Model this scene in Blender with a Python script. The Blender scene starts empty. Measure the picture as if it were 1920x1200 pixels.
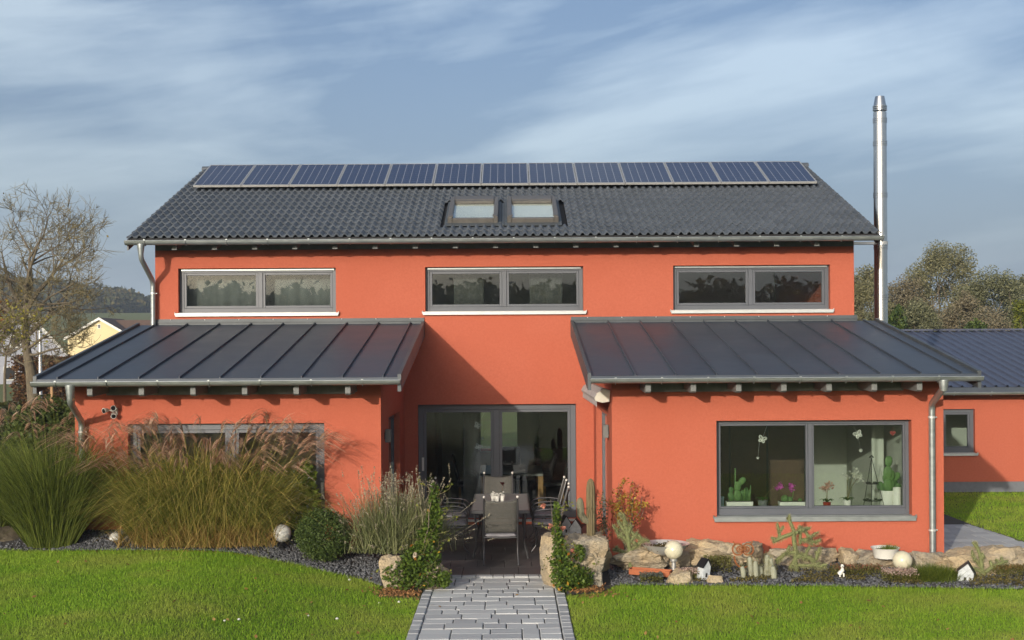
import bpy, bmesh, math, random
import numpy as np
from mathutils import Vector, Matrix, noise as mnoise

random.seed(7)
RNG = np.random.default_rng(7)
SC = bpy.context.scene
COL = SC.collection

# ------------------------------------------------------------------ camera
F, CX, CY, CAMZ = 2400.0, 957.0, 650.0, 3.25
ROLL = 0.0062
cam = bpy.data.cameras.new("camera")
cam_ob = bpy.data.objects.new("camera", cam)
COL.objects.link(cam_ob)
cam.sensor_fit = 'HORIZONTAL'
cam.sensor_width = 36.0
cam.lens = F / 1920 * 36
cam.shift_x = (960 - CX) / 1920
cam.shift_y = (CY - 600) / 1920
cam.clip_start = 0.1
cam.clip_end = 3000
_r = Vector((math.cos(ROLL), 0, -math.sin(ROLL)))
_u = Vector((math.sin(ROLL), 0, math.cos(ROLL)))
_b = Vector((0, -1, 0))
cam_ob.matrix_world = Matrix(((_r.x, _u.x, _b.x, 0), (_r.y, _u.y, _b.y, 0), (_r.z, _u.z, _b.z, CAMZ), (0, 0, 0, 1)))
SC.camera = cam_ob

# ------------------------------------------------------------------ world
SUN = Vector((-0.42, -1.0, 0.24)).normalized()          # towards the sun
ELEV = math.asin(SUN.z)
AZ = math.atan2(SUN.x, SUN.y)
world = bpy.data.worlds.new("World")
SC.world = world
world.use_nodes = True
wt = world.node_tree
wn, wl = wt.nodes, wt.links
bg = wn["Background"]
sky = wn.new("ShaderNodeTexSky")
sky.sky_type = 'NISHITA'
sky.sun_disc = False
sky.sun_elevation = ELEV
sky.sun_rotation = AZ % (2 * math.pi)
sky.altitude = 300
sky.air_density = 0.75
sky.dust_density = 8.0
sky.ozone_density = 2.2
tc = wn.new("ShaderNodeTexCoord")
sep = wn.new("ShaderNodeSeparateXYZ")
wl.new(tc.outputs["Generated"], sep.inputs[0])


def wmath(op, a, b=None, c=None):
    n = wn.new("ShaderNodeMath")
    n.operation = op
    for i, v in enumerate((a, b, c)):
        if v is None:
            continue
        if isinstance(v, (int, float)):
            n.inputs[i].default_value = v
        else:
            wl.new(v, n.inputs[i])
    return n.outputs[0]


zc = wmath('ADD', wmath('MAXIMUM', sep.outputs[2], 0.0), 0.16)
u_ = wmath('DIVIDE', sep.outputs[0], zc)
v_ = wmath('DIVIDE', sep.outputs[1], zc)
comb = wn.new("ShaderNodeCombineXYZ")
wl.new(u_, comb.inputs[0])
wl.new(v_, comb.inputs[1])


def cloud_noise(rot, sc, scale, detail, rough, dist, loc=(0, 0, 0)):
    mp = wn.new("ShaderNodeMapping")
    mp.vector_type = 'TEXTURE'
    mp.inputs["Rotation"].default_value = (0, rot, 0)
    mp.inputs["Scale"].default_value = sc
    wl.new(tc.outputs["Generated"], mp.inputs[0])
    ad = wn.new("ShaderNodeVectorMath")
    ad.operation = 'ADD'
    ad.inputs[1].default_value = loc
    wl.new(mp.outputs[0], ad.inputs[0])
    nz = wn.new("ShaderNodeTexNoise")
    nz.inputs["Scale"].default_value = scale
    nz.inputs["Detail"].default_value = detail
    nz.inputs["Roughness"].default_value = rough
    nz.inputs["Distortion"].default_value = dist
    wl.new(ad.outputs[0], nz.inputs["Vector"])
    return nz.outputs["Fac"]


c1 = cloud_noise(-0.13, (1.0, 1.0, 0.26), 2.6, 8, 0.52, 0.55, (3.2, 1.3, 0.4))
c2 = cloud_noise(-0.17, (1.0, 1.0, 0.15), 4.2, 7, 0.55, 0.3, (7.7, 2.0, 0))
cm = wmath('ADD', wmath('MULTIPLY', c1, 0.64), wmath('MULTIPLY', c2, 0.36))
mr = wn.new("ShaderNodeMapRange")
mr.inputs["From Min"].default_value = 0.45
mr.inputs["From Max"].default_value = 0.62
mr.inputs["To Min"].default_value = 0.0
mr.inputs["To Max"].default_value = 1.0
wl.new(cm, mr.inputs["Value"])
mixc = wn.new("ShaderNodeMix")
mixc.data_type = 'RGBA'
wl.new(sky.outputs[0], mixc.inputs["A"])
wl.new(mr.outputs[0], mixc.inputs["Factor"])
lit = wn.new("ShaderNodeMix")          # cloud light: even grey plus the glow of the sky behind it
lit.data_type = 'RGBA'
lit.blend_type = 'ADD'
lit.inputs["Factor"].default_value = 1.0
lit.inputs["A"].default_value = (1.95, 2.05, 1.80, 1)
wl.new(sky.outputs[0], lit.inputs["B"])
wl.new(lit.outputs["Result"], mixc.inputs["B"])
hz_ = wmath('POWER', 2.718, wmath('MULTIPLY', wmath('MAXIMUM', sep.outputs[2], 0.0), -6.5))
hazec = wn.new("ShaderNodeMix")
hazec.data_type = 'RGBA'
hazec.blend_type = 'ADD'
hazec.inputs["Factor"].default_value = 0.15
hazec.inputs["A"].default_value = (2.55, 3.15, 3.80, 1)
wl.new(sky.outputs[0], hazec.inputs["B"])
mixh = wn.new("ShaderNodeMix")
mixh.data_type = 'RGBA'
wl.new(wmath('MULTIPLY', hz_, 0.9), mixh.inputs["Factor"])
wl.new(mixc.outputs["Result"], mixh.inputs["A"])
wl.new(hazec.outputs["Result"], mixh.inputs["B"])
wl.new(mixh.outputs["Result"], bg.inputs[0])
bg.inputs[1].default_value = 0.14

# ------------------------------------------------------------------ sun
sl = bpy.data.lights.new("sun", 'SUN')
sl.energy = 2.65
sl.angle = math.radians(0.55)
sl.color = (1.0, 0.90, 0.76)
sun_ob = bpy.data.objects.new("sun", sl)
COL.objects.link(sun_ob)
sun_ob.rotation_euler = (-SUN).to_track_quat('-Z', 'Y').to_euler()
sun_ob.location = SUN * 60

SC.view_settings.view_transform = 'Standard'
SC.view_settings.look = 'None'
SC.view_settings.exposure = 0.42
SC.view_settings.gamma = 1.0
SC.view_settings.use_curve_mapping = False
SC.render.engine = 'CYCLES'
SC.cycles.max_bounces = 7
SC.cycles.diffuse_bounces = 4
SC.cycles.glossy_bounces = 4
SC.cycles.transparent_max_bounces = 14
SC.cycles.caustics_reflective = False
SC.cycles.caustics_refractive = False
SC.cycles.use_denoising = True


# ------------------------------------------------------------------ helpers
def P(px, py, Y, dz=0.0):
    ix, iy = px - CX, CY - py
    x = (ix * math.cos(ROLL) + iy * math.sin(ROLL)) * Y / F
    z = CAMZ + (-ix * math.sin(ROLL) + iy * math.cos(ROLL)) * Y / F
    return Vector((x, Y, z + dz))


def smooth01(t):
    t = np.clip(t, 0, 1)
    return t * t * (3 - 2 * t)


def tag(o, label=None, cat=None, group=None, kind=None):
    if label:
        o["label"] = label
    if cat:
        o["category"] = cat
    if group:
        o["group"] = group
    if kind:
        o["kind"] = kind
    return o


def empty(name, loc, rz=0.0, label=None, cat=None, group=None):
    o = bpy.data.objects.new(name, None)
    o.empty_display_size = 0.2
    COL.objects.link(o)
    o.location = loc
    o.rotation_euler = (0, 0, rz)
    return tag(o, label, cat, group)


def wloc(o):
    v = Vector((0, 0, 0))
    while o is not None:
        v += o.location
        o = o.parent
    return v


def link_mesh(name, me, mats, parent=None, world=True, smooth=False):
    """mesh in world coordinates (or in the parent's own when world is False)"""
    if not isinstance(mats, (list, tuple)):
        mats = [mats]
    for m in mats:
        me.materials.append(m)
    if smooth:
        me.polygons.foreach_set("use_smooth", [True] * len(me.polygons))
    o = bpy.data.objects.new(name, me)
    COL.objects.link(o)
    if parent is not None:
        o.parent = parent
        if world:
            me.transform(Matrix.Translation(-wloc(parent)))
    return o


def fast_mesh(name, V, faces, mi=None):
    """V (N,3); faces: list of (M,k) int arrays"""
    me = bpy.data.meshes.new(name)
    V = np.asarray(V, dtype=np.float32)
    me.vertices.add(len(V))
    me.vertices.foreach_set("co", V.ravel())
    starts, loops, s = [], [], 0
    for fa in faces:
        fa = np.asarray(fa, dtype=np.int32)
        if len(fa) == 0:
            continue
        k = fa.shape[1]
        starts.append(np.arange(len(fa), dtype=np.int32) * k + s)
        loops.append(fa.ravel())
        s += fa.size
    starts = np.concatenate(starts)
    loops = np.concatenate(loops)
    me.loops.add(len(loops))
    me.loops.foreach_set("vertex_index", loops)
    me.polygons.add(len(starts))
    me.polygons.foreach_set("loop_start", starts)
    if mi is not None:
        me.polygons.foreach_set("material_index", np.asarray(mi, dtype=np.int32))
    me.update(calc_edges=True)
    return me


class MB:
    def __init__(s):
        s.v, s.f, s.m = [], [], []

    def add(s, verts, faces, mi=0):
        b = len(s.v)
        s.v += [tuple(v) for v in verts]
        for fa in faces:
            s.f.append(tuple(i + b for i in fa))
            s.m.append(mi)
        return s

    def box(s, x0, x1, y0, y1, z0, z1, mi=0, ch=0.0):
        if x0 > x1: x0, x1 = x1, x0
        if y0 > y1: y0, y1 = y1, y0
        if z0 > z1: z0, z1 = z1, z0
        if ch <= 0:
            v = [(x0, y0, z0), (x1, y0, z0), (x1, y1, z0), (x0, y1, z0), (x0, y0, z1), (x1, y0, z1), (x1, y1, z1), (x0, y1, z1)]
            f = [(0, 3, 2, 1), (4, 5, 6, 7), (0, 1, 5, 4), (1, 2, 6, 5), (2, 3, 7, 6), (3, 0, 4, 7)]
        else:   # chamfered top
            a = ch
            v = [(x0, y0, z0), (x1, y0, z0), (x1, y1, z0), (x0, y1, z0), (x0, y0, z1 - a), (x1, y0, z1 - a), (x1, y1, z1 - a), (x0, y1, z1 - a),
                 (x0 + a, y0 + a, z1), (x1 - a, y0 + a, z1), (x1 - a, y1 - a, z1), (x0 + a, y1 - a, z1)]
            f = [(0, 3, 2, 1), (0, 1, 5, 4), (1, 2, 6, 5), (2, 3, 7, 6), (3, 0, 4, 7), (4, 5, 9, 8), (5, 6, 10, 9), (6, 7, 11, 10), (7, 4, 8, 11), (8, 9, 10, 11)]
        return s.add(v, f, mi)

    def bar(s, a, b, w, h, up=(0, 0, 1), mi=0):
        a, b = Vector(a), Vector(b)
        d = (b - a).normalized()
        sd = d.cross(Vector(up)).normalized()
        n = sd.cross(d).normalized()
        v = []
        for p in (a, b):
            for i, j in ((-1, -1), (1, -1), (1, 1), (-1, 1)):
                v.append(p + sd * (w / 2 * i) + n * (h / 2 * j))
        return s.add(v, [(3, 2, 1, 0), (4, 5, 6, 7), (0, 1, 5, 4), (1, 2, 6, 5), (2, 3, 7, 6), (3, 0, 4, 7)], mi)

    def tube(s, pts, rad, n=8, mi=0, cap=True):
        pts = [Vector(p) for p in pts]
        if isinstance(rad, (int, float)):
            rad = [rad] * len(pts)
        v, f = [], []
        ref = Vector((0, 0, 1))
        t0 = (pts[1] - pts[0]).normalized()
        if abs(t0.dot(ref)) > 0.95:
            ref = Vector((1, 0, 0))
        prev = (ref - t0 * ref.dot(t0)).normalized()
        for i, p in enumerate(pts):
            if i == 0:
                t = pts[1] - pts[0]
            elif i == len(pts) - 1:
                t = pts[-1] - pts[-2]
            else:
                t = (pts[i + 1] - pts[i]).normalized() + (pts[i] - pts[i - 1]).normalized()
            t.normalize()
            prev = (prev - t * prev.dot(t)).normalized()
            q = t.cross(prev)
            for k in range(n):
                a = 2 * math.pi * k / n
                v.append(p + (prev * math.cos(a) + q * math.sin(a)) * rad[i])
        for i in range(len(pts) - 1):
            for k in range(n):
                k2 = (k + 1) % n
                f.append((i * n + k, i * n + k2, (i + 1) * n + k2, (i + 1) * n + k))
        if cap:
            f.append(tuple(range(n - 1, -1, -1)))
            f.append(tuple((len(pts) - 1) * n + k for k in range(n)))
        return s.add(v, f, mi)

    def lathe(s, prof, c=(0, 0, 0), n=16, mi=0, sq=None):
        v, f = [], []
        for r, z in prof:
            for k in range(n):
                a = 2 * math.pi * k / n
                rr = r if sq is None else r * sq(a)
                v.append((c[0] + rr * math.cos(a), c[1] + rr * math.sin(a), c[2] + z))
        for i in range(len(prof) - 1):
            for k in range(n):
                k2 = (k + 1) % n
                f.append((i * n + k, i * n + k2, (i + 1) * n + k2, (i + 1) * n + k))
        f.append(tuple(range(n - 1, -1, -1)))
        f.append(tuple((len(prof) - 1) * n + k for k in range(n)))
        return s.add(v, f, mi)

    def ball(s, c, r, n=12, m=8, mi=0, sz=1.0):
        prof = [(max(1e-4, r * math.sin(math.pi * i / m)), -r * sz * math.cos(math.pi * i / m)) for i in range(m + 1)]
        return s.lathe(prof, c, n, mi)

    def prism_y(s, poly, y0, y1, mi=0):   # poly in (x,z)
        k = len(poly)
        v = [(x, y0, z) for x, z in poly] + [(x, y1, z) for x, z in poly]
        f = [tuple(range(k)), tuple(range(2 * k - 1, k - 1, -1))]
        f += [(i, i + k, (i + 1) % k + k, (i + 1) % k) for i in range(k)]
        return s.add(v, f, mi)

    def prism_x(s, poly, x0, x1, mi=0):   # poly in (y,z)
        k = len(poly)
        v = [(x0, y, z) for y, z in poly] + [(x1, y, z) for y, z in poly]
        f = [tuple(range(k)), tuple(range(2 * k - 1, k - 1, -1))]
        f += [(i, i + k, (i + 1) % k + k, (i + 1) % k) for i in range(k)]
        return s.add(v, f, mi)

    def mesh(s, name):
        me = bpy.data.meshes.new(name)
        me.from_pydata(s.v, [], s.f)
        me.polygons.foreach_set("material_index", s.m)
        me.update()
        bm = bmesh.new()
        bm.from_mesh(me)
        bmesh.ops.recalc_face_normals(bm, faces=bm.faces)
        bm.to_mesh(me)
        bm.free()
        return me

    def build(s, name, mats, parent=None, world=True, smooth=False):
        return link_mesh(name, s.mesh(name), mats, parent, world, smooth)


def autosmooth(o, deg=40):
    me = o.data
    me.polygons.foreach_set("use_smooth", [True] * len(me.polygons))
    try:
        me.set_sharp_from_angle(angle=math.radians(deg))
    except Exception:
        pass
    return o


def bevel(o, w=0.004, seg=1):
    m = o.modifiers.new("bevel", 'BEVEL')
    m.width = w
    m.segments = seg
    m.limit_method = 'ANGLE'
    m.angle_limit = math.radians(50)
    return o


def copy_tree(o, parent=None):
    c = o.copy()
    COL.objects.link(c)
    if parent is not None:
        c.parent = parent
    for ch in list(o.children):
        copy_tree(ch, c)
    return c


# ------------------------------------------------------------------ materials
def mat(name, col, rough=0.6, metal=0.0, col2=None, var=0.12, scale=6.0, bump=0.0, bscale=60.0, bdist=0.004,
        island=0.0, orand=0.0, spec=0.5, transl=0.0, stretch=None, detail=5, rvar=0.0, col3=None, big=0.0, bigcol=None, bigscale=0.6):
    m = bpy.data.materials.new(name)
    m.use_nodes = True
    nt = m.node_tree
    n, l = nt.nodes, nt.links
    pr = n["Principled BSDF"]
    pr.inputs["Roughness"].default_value = rough
    pr.inputs["Metallic"].default_value = metal
    pr.inputs["Specular IOR Level"].default_value = spec
    if col2 is None:
        col2 = tuple(max(0, c * (1 - 2 * var)) for c in col)
    t = n.new("ShaderNodeTexCoord")
    vec = t.outputs["Object"]
    if stretch:
        mp = n.new("ShaderNodeMapping")
        mp.inputs["Scale"].default_value = stretch
        l.new(vec, mp.inputs[0])
        vec = mp.outputs[0]
    nz = n.new("ShaderNodeTexNoise")
    nz.inputs["Scale"].default_value = scale
    nz.inputs["Detail"].default_value = detail
    nz.inputs["Roughness"].default_value = 0.6
    l.new(vec, nz.inputs["Vector"])

    def mth(op, a, b):
        q = n.new("ShaderNodeMath")
        q.operation = op
        for i, v in enumerate((a, b)):
            if isinstance(v, (int, float)):
                q.inputs[i].default_value = v
            else:
                l.new(v, q.inputs[i])
        return q.outputs[0]

    w = 1 - island - orand
    fac = mth('MULTIPLY', nz.outputs["Fac"], w)
    if island:
        g = n.new("ShaderNodeNewGeometry")
        fac = mth('ADD', fac, mth('MULTIPLY', g.outputs["Random Per Island"], island))
    if orand:
        oi = n.new("ShaderNodeObjectInfo")
        fac = mth('ADD', fac, mth('MULTIPLY', oi.outputs["Random"], orand))
    cr = n.new("ShaderNodeValToRGB")
    lo, hi = (0.32, 0.68) if (island + orand) < 0.3 else (0.12, 0.88)
    cr.color_ramp.elements[0].position = lo
    cr.color_ramp.elements[0].color = (*col2, 1)
    cr.color_ramp.elements[1].position = hi
    cr.color_ramp.elements[1].color = (*col, 1)
    if col3:
        e = cr.color_ramp.elements.new((lo + hi) / 2)
        e.color = (*col3, 1)
    l.new(fac, cr.inputs[0])
    out = cr.outputs[0]
    if bigcol is not None:
        nb = n.new("ShaderNodeTexNoise")
        nb.inputs["Scale"].default_value = bigscale
        nb.inputs["Detail"].default_value = 4
        l.new(t.outputs["Object"], nb.inputs["Vector"])
        mr_ = n.new("ShaderNodeMapRange")
        mr_.inputs["From Min"].default_value = 0.42
        mr_.inputs["From Max"].default_value = 0.66
        mr_.inputs["To Max"].default_value = big
        l.new(nb.outputs["Fac"], mr_.inputs[0])
        mx = n.new("ShaderNodeMix")
        mx.data_type = 'RGBA'
        l.new(mr_.outputs[0], mx.inputs["Factor"])
        l.new(out, mx.inputs["A"])
        mx.inputs["B"].default_value = (*bigcol, 1)
        out = mx.outputs["Result"]
    l.new(out, pr.inputs["Base Color"])
    if rvar:
        l.new(mth('ADD', mth('MULTIPLY', nz.outputs["Fac"], rvar), rough - rvar / 2), pr.inputs["Roughness"])
    if bump:
        nb = n.new("ShaderNodeTexNoise")
        nb.inputs["Scale"].default_value = bscale
        nb.inputs["Detail"].default_value = 4
        l.new(vec if stretch else t.outputs["Object"], nb.inputs["Vector"])
        bp = n.new("ShaderNodeBump")
        bp.inputs["Strength"].default_value = bump
        bp.inputs["Distance"].default_value = bdist
        l.new(nb.outputs["Fac"], bp.inputs["Height"])
        l.new(bp.outputs[0], pr.inputs["Normal"])
    if transl:
        tr = n.new("ShaderNodeBsdfTranslucent")
        l.new(out, tr.inputs[0])
        ms = n.new("ShaderNodeMixShader")
        ms.inputs[0].default_value = transl
        l.new(pr.outputs[0], ms.inputs[1])
        l.new(tr.outputs[0], ms.inputs[2])
        l.new(ms.outputs[0], n["Material Output"].inputs[0])
    return m


def glass_mat(name, ior=1.62, tint=(0.86, 0.90, 0.88)):
    m = bpy.data.materials.new(name)
    m.use_nodes = True
    nt = m.node_tree
    n, l = nt.nodes, nt.links
    n.remove(n["Principled BSDF"])
    tr = n.new("ShaderNodeBsdfTransparent")
    tr.inputs[0].default_value = (*tint, 1)
    gl = n.new("ShaderNodeBsdfGlossy")
    gl.inputs["Roughness"].default_value = 0.0
    gl.inputs["Color"].default_value = (1, 1, 1, 1)
    t = n.new("ShaderNodeTexCoord")
    nz = n.new("ShaderNodeTexNoise")
    nz.inputs["Scale"].default_value = 1.3
    l.new(t.outputs["Object"], nz.inputs["Vector"])
    bp = n.new("ShaderNodeBump")
    bp.inputs["Strength"].default_value = 0.06
    bp.inputs["Distance"].default_value = 0.01
    l.new(nz.outputs["Fac"], bp.inputs["Height"])
    l.new(bp.outputs[0], gl.inputs["Normal"])
    # Schlick reflectance, the same from both sides of the thin pane
    f0 = ((ior - 1) / (ior + 1)) ** 2
    lw = n.new("ShaderNodeLayerWeight")
    lw.inputs["Blend"].default_value = 0.5
    pw = n.new("ShaderNodeMath")
    pw.operation = 'POWER'
    l.new(lw.outputs["Facing"], pw.inputs[0])
    pw.inputs[1].default_value = 5.0
    fr = n.new("ShaderNodeMath")
    fr.operation = 'MULTIPLY_ADD'
    l.new(pw.outputs[0], fr.inputs[0])
    fr.inputs[1].default_value = 1 - f0
    fr.inputs[2].default_value = f0
    ms = n.new("ShaderNodeMixShader")
    l.new(fr.outputs[0], ms.inputs[0])
    l.new(tr.outputs[0], ms.inputs[1])
    l.new(gl.outputs[0], ms.inputs[2])
    l.new(ms.outputs[0], n["Material Output"].inputs[0])
    return m


def solar_mat():
    m = bpy.data.materials.new("solar_cells")
    m.use_nodes = True
    nt = m.node_tree
    n, l = nt.nodes, nt.links
    pr = n["Principled BSDF"]
    t = n.new("ShaderNodeTexCoord")
    sp = n.new("ShaderNodeSeparateXYZ")
    l.new(t.outputs["UV"], sp.inputs[0])

    def mth(op, a, b=None):
        q = n.new("ShaderNodeMath")
        q.operation = op
        for i, v in enumerate((a, b)):
            if v is None: continue
            if isinstance(v, (int, float)): q.inputs[i].default_value = v
            else: l.new(v, q.inputs[i])
        return q.outputs[0]

    def line(coord, k, w):
        fr = mth('FRACT', mth('MULTIPLY', coord, k))
        d = mth('ABSOLUTE', mth('SUBTRACT', fr, 0.5))
        return mth('GREATER_THAN', d, 0.5 - w)
    lx = line(sp.outputs[0], 6, 0.035)
    ly = line(sp.outputs[1], 10, 0.03)
    bus = mth('MULTIPLY', line(mth('ADD', sp.outputs[0], 1 / 36), 18, 0.03), 0.22)
    f = mth('MAXIMUM', mth('MAXIMUM', lx, mth('MULTIPLY', ly, 0.45)), bus)
    wn_ = n.new("ShaderNodeTexVoronoi")
    wn_.inputs["Scale"].default_value = 42
    l.new(t.outputs["Object"], wn_.inputs["Vector"])
    cr = n.new("ShaderNodeValToRGB")
    cr.color_ramp.elements[0].color = (0.008, 0.011, 0.034, 1)
    cr.color_ramp.elements[1].color = (0.017, 0.023, 0.064, 1)
    l.new(wn_.outputs["Color"], cr.inputs[0])
    mx = n.new("ShaderNodeMix")
    mx.data_type = 'RGBA'
    l.new(f, mx.inputs["Factor"])
    l.new(cr.outputs[0], mx.inputs["A"])
    mx.inputs["B"].default_value = (0.27, 0.28, 0.31, 1)
    l.new(mx.outputs["Result"], pr.inputs["Base Color"])
    pr.inputs["Roughness"].default_value = 0.22
    pr.inputs["Coat Weight"].default_value = 0.35
    pr.inputs["Coat Roughness"].default_value = 0.08
    return m


ORANGE = (0.495, 0.138, 0.084)
M = {}
M['orange'] = mat('orange_render', ORANGE, 0.92, col2=(0.445, 0.117, 0.070), scale=26, detail=8, bump=0.9, bscale=120, bdist=0.008, spec=0.15,
                  big=0.45, bigcol=(0.45, 0.114, 0.066), bigscale=0.8)
M['plinth'] = mat('grey_plinth', (0.17, 0.18, 0.20), 0.85, bump=0.3, bscale=120)
M['frame'] = mat('window_grey', (0.105, 0.115, 0.135), 0.42, var=0.06, scale=3)
M['frame_dark'] = mat('window_dark_grey', (0.045, 0.050, 0.062), 0.5)
M['sill'] = mat('aluminium_sill', (0.62, 0.63, 0.62), 0.38, metal=0.35, var=0.06, scale=9)
M['zinc'] = mat('zinc', (0.40, 0.43, 0.43), 0.42, metal=0.7, col2=(0.30, 0.33, 0.33), scale=5, rvar=0.2, stretch=(1, 3, 3))
M['steel'] = mat('stainless_steel', (0.60, 0.60, 0.59), 0.27, metal=1.0, var=0.04, scale=7, stretch=(3, 3, 0.4), rvar=0.03)
M['seam'] = mat('anthracite_sheet', (0.066, 0.082, 0.106), 0.52, metal=0.1, col2=(0.048, 0.061, 0.082), scale=1.6, rvar=0.25, orand=0.25, bump=0.25, bscale=2.6, bdist=0.012, detail=8)
M['seam_edge'] = mat('anthracite_edge', (0.055, 0.060, 0.070), 0.45, metal=0.1)
M['flash'] = mat('flashing_sheet', (0.085, 0.098, 0.108), 0.5, metal=0.15, scale=3)
M['tile'] = mat('roof_tile_grey', (0.098, 0.113, 0.135), 0.5, col2=(0.060, 0.071, 0.087), scale=7, orand=0.45, bump=0.3, bscale=80, detail=6,
                big=0.3, bigcol=(0.066, 0.076, 0.084), bigscale=2.5)
M['tile_is'] = mat('roof_tile_grey_field', (0.098, 0.113, 0.135), 0.5, col2=(0.060, 0.071, 0.087), scale=7, island=0.45, bump=0.3, bscale=80, detail=6,
                   big=0.3, bigcol=(0.066, 0.076, 0.084), bigscale=2.5)
M['batten'] = mat('dark_underlay', (0.03, 0.03, 0.032), 0.9)
M['rafter'] = mat('grey_painted_wood', (0.19, 0.20, 0.20), 0.62, col2=(0.14, 0.15, 0.15), scale=12, stretch=(6, 1, 6), bump=0.2, bscale=30)
M['soffit'] = mat('grey_board', (0.20, 0.205, 0.20), 0.65, scale=8)
M['glass'] = glass_mat('window_glass')
M['glass2'] = glass_mat('clear_glass', 1.45, (0.93, 0.95, 0.94))
M['solar'] = solar_mat()
M['alu'] = mat('aluminium', (0.55, 0.55, 0.54), 0.4, metal=0.6, var=0.05)
M['inwall'] = mat('interior_white', (0.50, 0.52, 0.47), 0.9, var=0.03)
M['infloor'] = mat('interior_floor', (0.12, 0.115, 0.11), 0.4, scale=3)
M['inceil'] = mat('interior_ceiling', (0.6, 0.6, 0.57), 0.9, var=0.03)
M['bronze'] = mat('skylight_brown_grey', (0.15, 0.14, 0.128), 0.45, metal=0.3, scale=8)
M['blind'] = mat('pale_blind', (0.78, 0.82, 0.74), 0.8, var=0.04)
M['curtain'] = mat('sheer_curtain', (0.22, 0.225, 0.23), 0.9, col2=(0.16, 0.165, 0.17), scale=3, stretch=(3, 1, 0.8), transl=0.2)
M['net'] = mat('patterned_net', (0.11, 0.11, 0.105), 0.9, col2=(0.045, 0.045, 0.045), scale=40, transl=0.2)
M['white'] = mat('white_ceramic', (0.72, 0.71, 0.66), 0.35, var=0.03)
M['whitewood'] = mat('white_painted_wood', (0.62, 0.66, 0.68), 0.7, col2=(0.40, 0.43, 0.46), scale=14, bump=0.2)
M['dark'] = mat('dark_furniture', (0.025, 0.023, 0.022), 0.5)
M['oak'] = mat('oak_wood', (0.36, 0.19, 0.06), 0.5, col2=(0.24, 0.12, 0.035), scale=6, stretch=(8, 8, 1))
M['brownwood'] = mat('brown_wood', (0.10, 0.055, 0.03), 0.6, scale=5)
M['chairmetal'] = mat('chair_metal', (0.11, 0.11, 0.115), 0.35, metal=0.6, var=0.1)
M['knob'] = mat('bright_knob', (0.75, 0.72, 0.66), 0.3, metal=0.2)
M['mesh'] = mat('woven_mesh', (0.12, 0.115, 0.10), 0.75, col2=(0.08, 0.078, 0.068), scale=120)
M['mesh'].node_tree.nodes['Principled BSDF'].inputs['Alpha'].default_value = 0.72
M['cushion'] = mat('grey_cushion', (0.30, 0.29, 0.31), 0.95, col2=(0.17, 0.165, 0.18), scale=22, bump=0.5, bscale=45, bdist=0.01)
M['tabletop'] = mat('grey_table_top', (0.24, 0.235, 0.23), 0.35, col2=(0.16, 0.155, 0.15), scale=5, stretch=(1, 4, 1))
M['slab'] = mat('terrace_slab', (0.105, 0.095, 0.092), 0.55, col2=(0.062, 0.056, 0.056), scale=4, orand=0.35, bump=0.15, bscale=40, rvar=0.2)
M['paver'] = mat('concrete_paver', (0.58, 0.59, 0.58), 0.85, col2=(0.36, 0.37, 0.38), scale=7, orand=0.55, bump=0.35, bscale=70, stretch=(0.6, 2, 1), detail=8,
                 big=0.25, bigcol=(0.20, 0.20, 0.17), bigscale=1.6)
M['kerbstone'] = mat('kerb_stone', (0.48, 0.49, 0.49), 0.85, col2=(0.27, 0.28, 0.29), scale=9, orand=0.4, bump=0.4, bscale=60)
M['joint'] = mat('joint_sand', (0.07, 0.065, 0.055), 0.95)
M['soil'] = mat('dark_soil', (0.060, 0.055, 0.052), 0.95, col2=(0.030, 0.028, 0.027), scale=25, bump=0.6, bscale=60, bdist=0.02)
M['gravel'] = mat('basalt_chippings', (0.17, 0.175, 0.19), 0.85, col2=(0.045, 0.047, 0.052), island=0.75, scale=30)
M['sandstone'] = mat('sandstone', (0.60, 0.46, 0.27), 0.88, col2=(0.34, 0.27, 0.18), scale=3.2, bump=1.0, bscale=26, bdist=0.03, detail=10, orand=0.12, stretch=(1, 1, 2.2),
                     big=0.5, bigcol=(0.33, 0.31, 0.26), bigscale=2.1)
M['greystone'] = mat('grey_stone', (0.48, 0.41, 0.30), 0.9, col2=(0.23, 0.21, 0.17), scale=4, bump=1.0, bscale=26, bdist=0.03, detail=10, stretch=(1, 1, 2.5),
                     big=0.5, bigcol=(0.40, 0.28, 0.14), bigscale=2.4)
M['globe'] = mat('opal_globe', (0.66, 0.62, 0.47), 0.22, col2=(0.60, 0.565, 0.42), scale=4)
M['globe_w'] = mat('white_globe', (0.62, 0.62, 0.60), 0.25, var=0.08, scale=6)
M['terracotta'] = mat('terracotta', (0.42, 0.13, 0.055), 0.85, scale=9, bump=0.3)
M['rust'] = mat('rusted_steel', (0.30, 0.105, 0.028), 0.9, col2=(0.15, 0.05, 0.02), scale=30, bump=0.3)
M['blackmetal'] = mat('black_metal', (0.02, 0.02, 0.022), 0.5, metal=0.4)
M['lampgrey'] = mat('grey_wall_lamp', (0.16, 0.165, 0.16), 0.5)
M['awning'] = mat('awning_fabric', (0.60, 0.56, 0.54), 0.85, col2=(0.52, 0.46, 0.45), scale=3, transl=0.15)
M['cassette'] = mat('awning_cassette', (0.72, 0.68, 0.58), 0.4)
M['trap'] = mat('trapezoid_sheet', (0.088, 0.100, 0.150), 0.42, metal=0.15, scale=2)
M['yellow'] = mat('pale_yellow_render', (0.76, 0.63, 0.36), 0.9, var=0.04)
M['brownroof'] = mat('brown_roof', (0.14, 0.085, 0.06), 0.85, scale=2, stretch=(1, 1, 6))
M['paleh'] = mat('pale_render', (0.40, 0.41, 0.47), 0.9, var=0.05)
M['slate'] = mat('grey_slate', (0.24, 0.25, 0.30), 0.8, scale=2)
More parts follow.
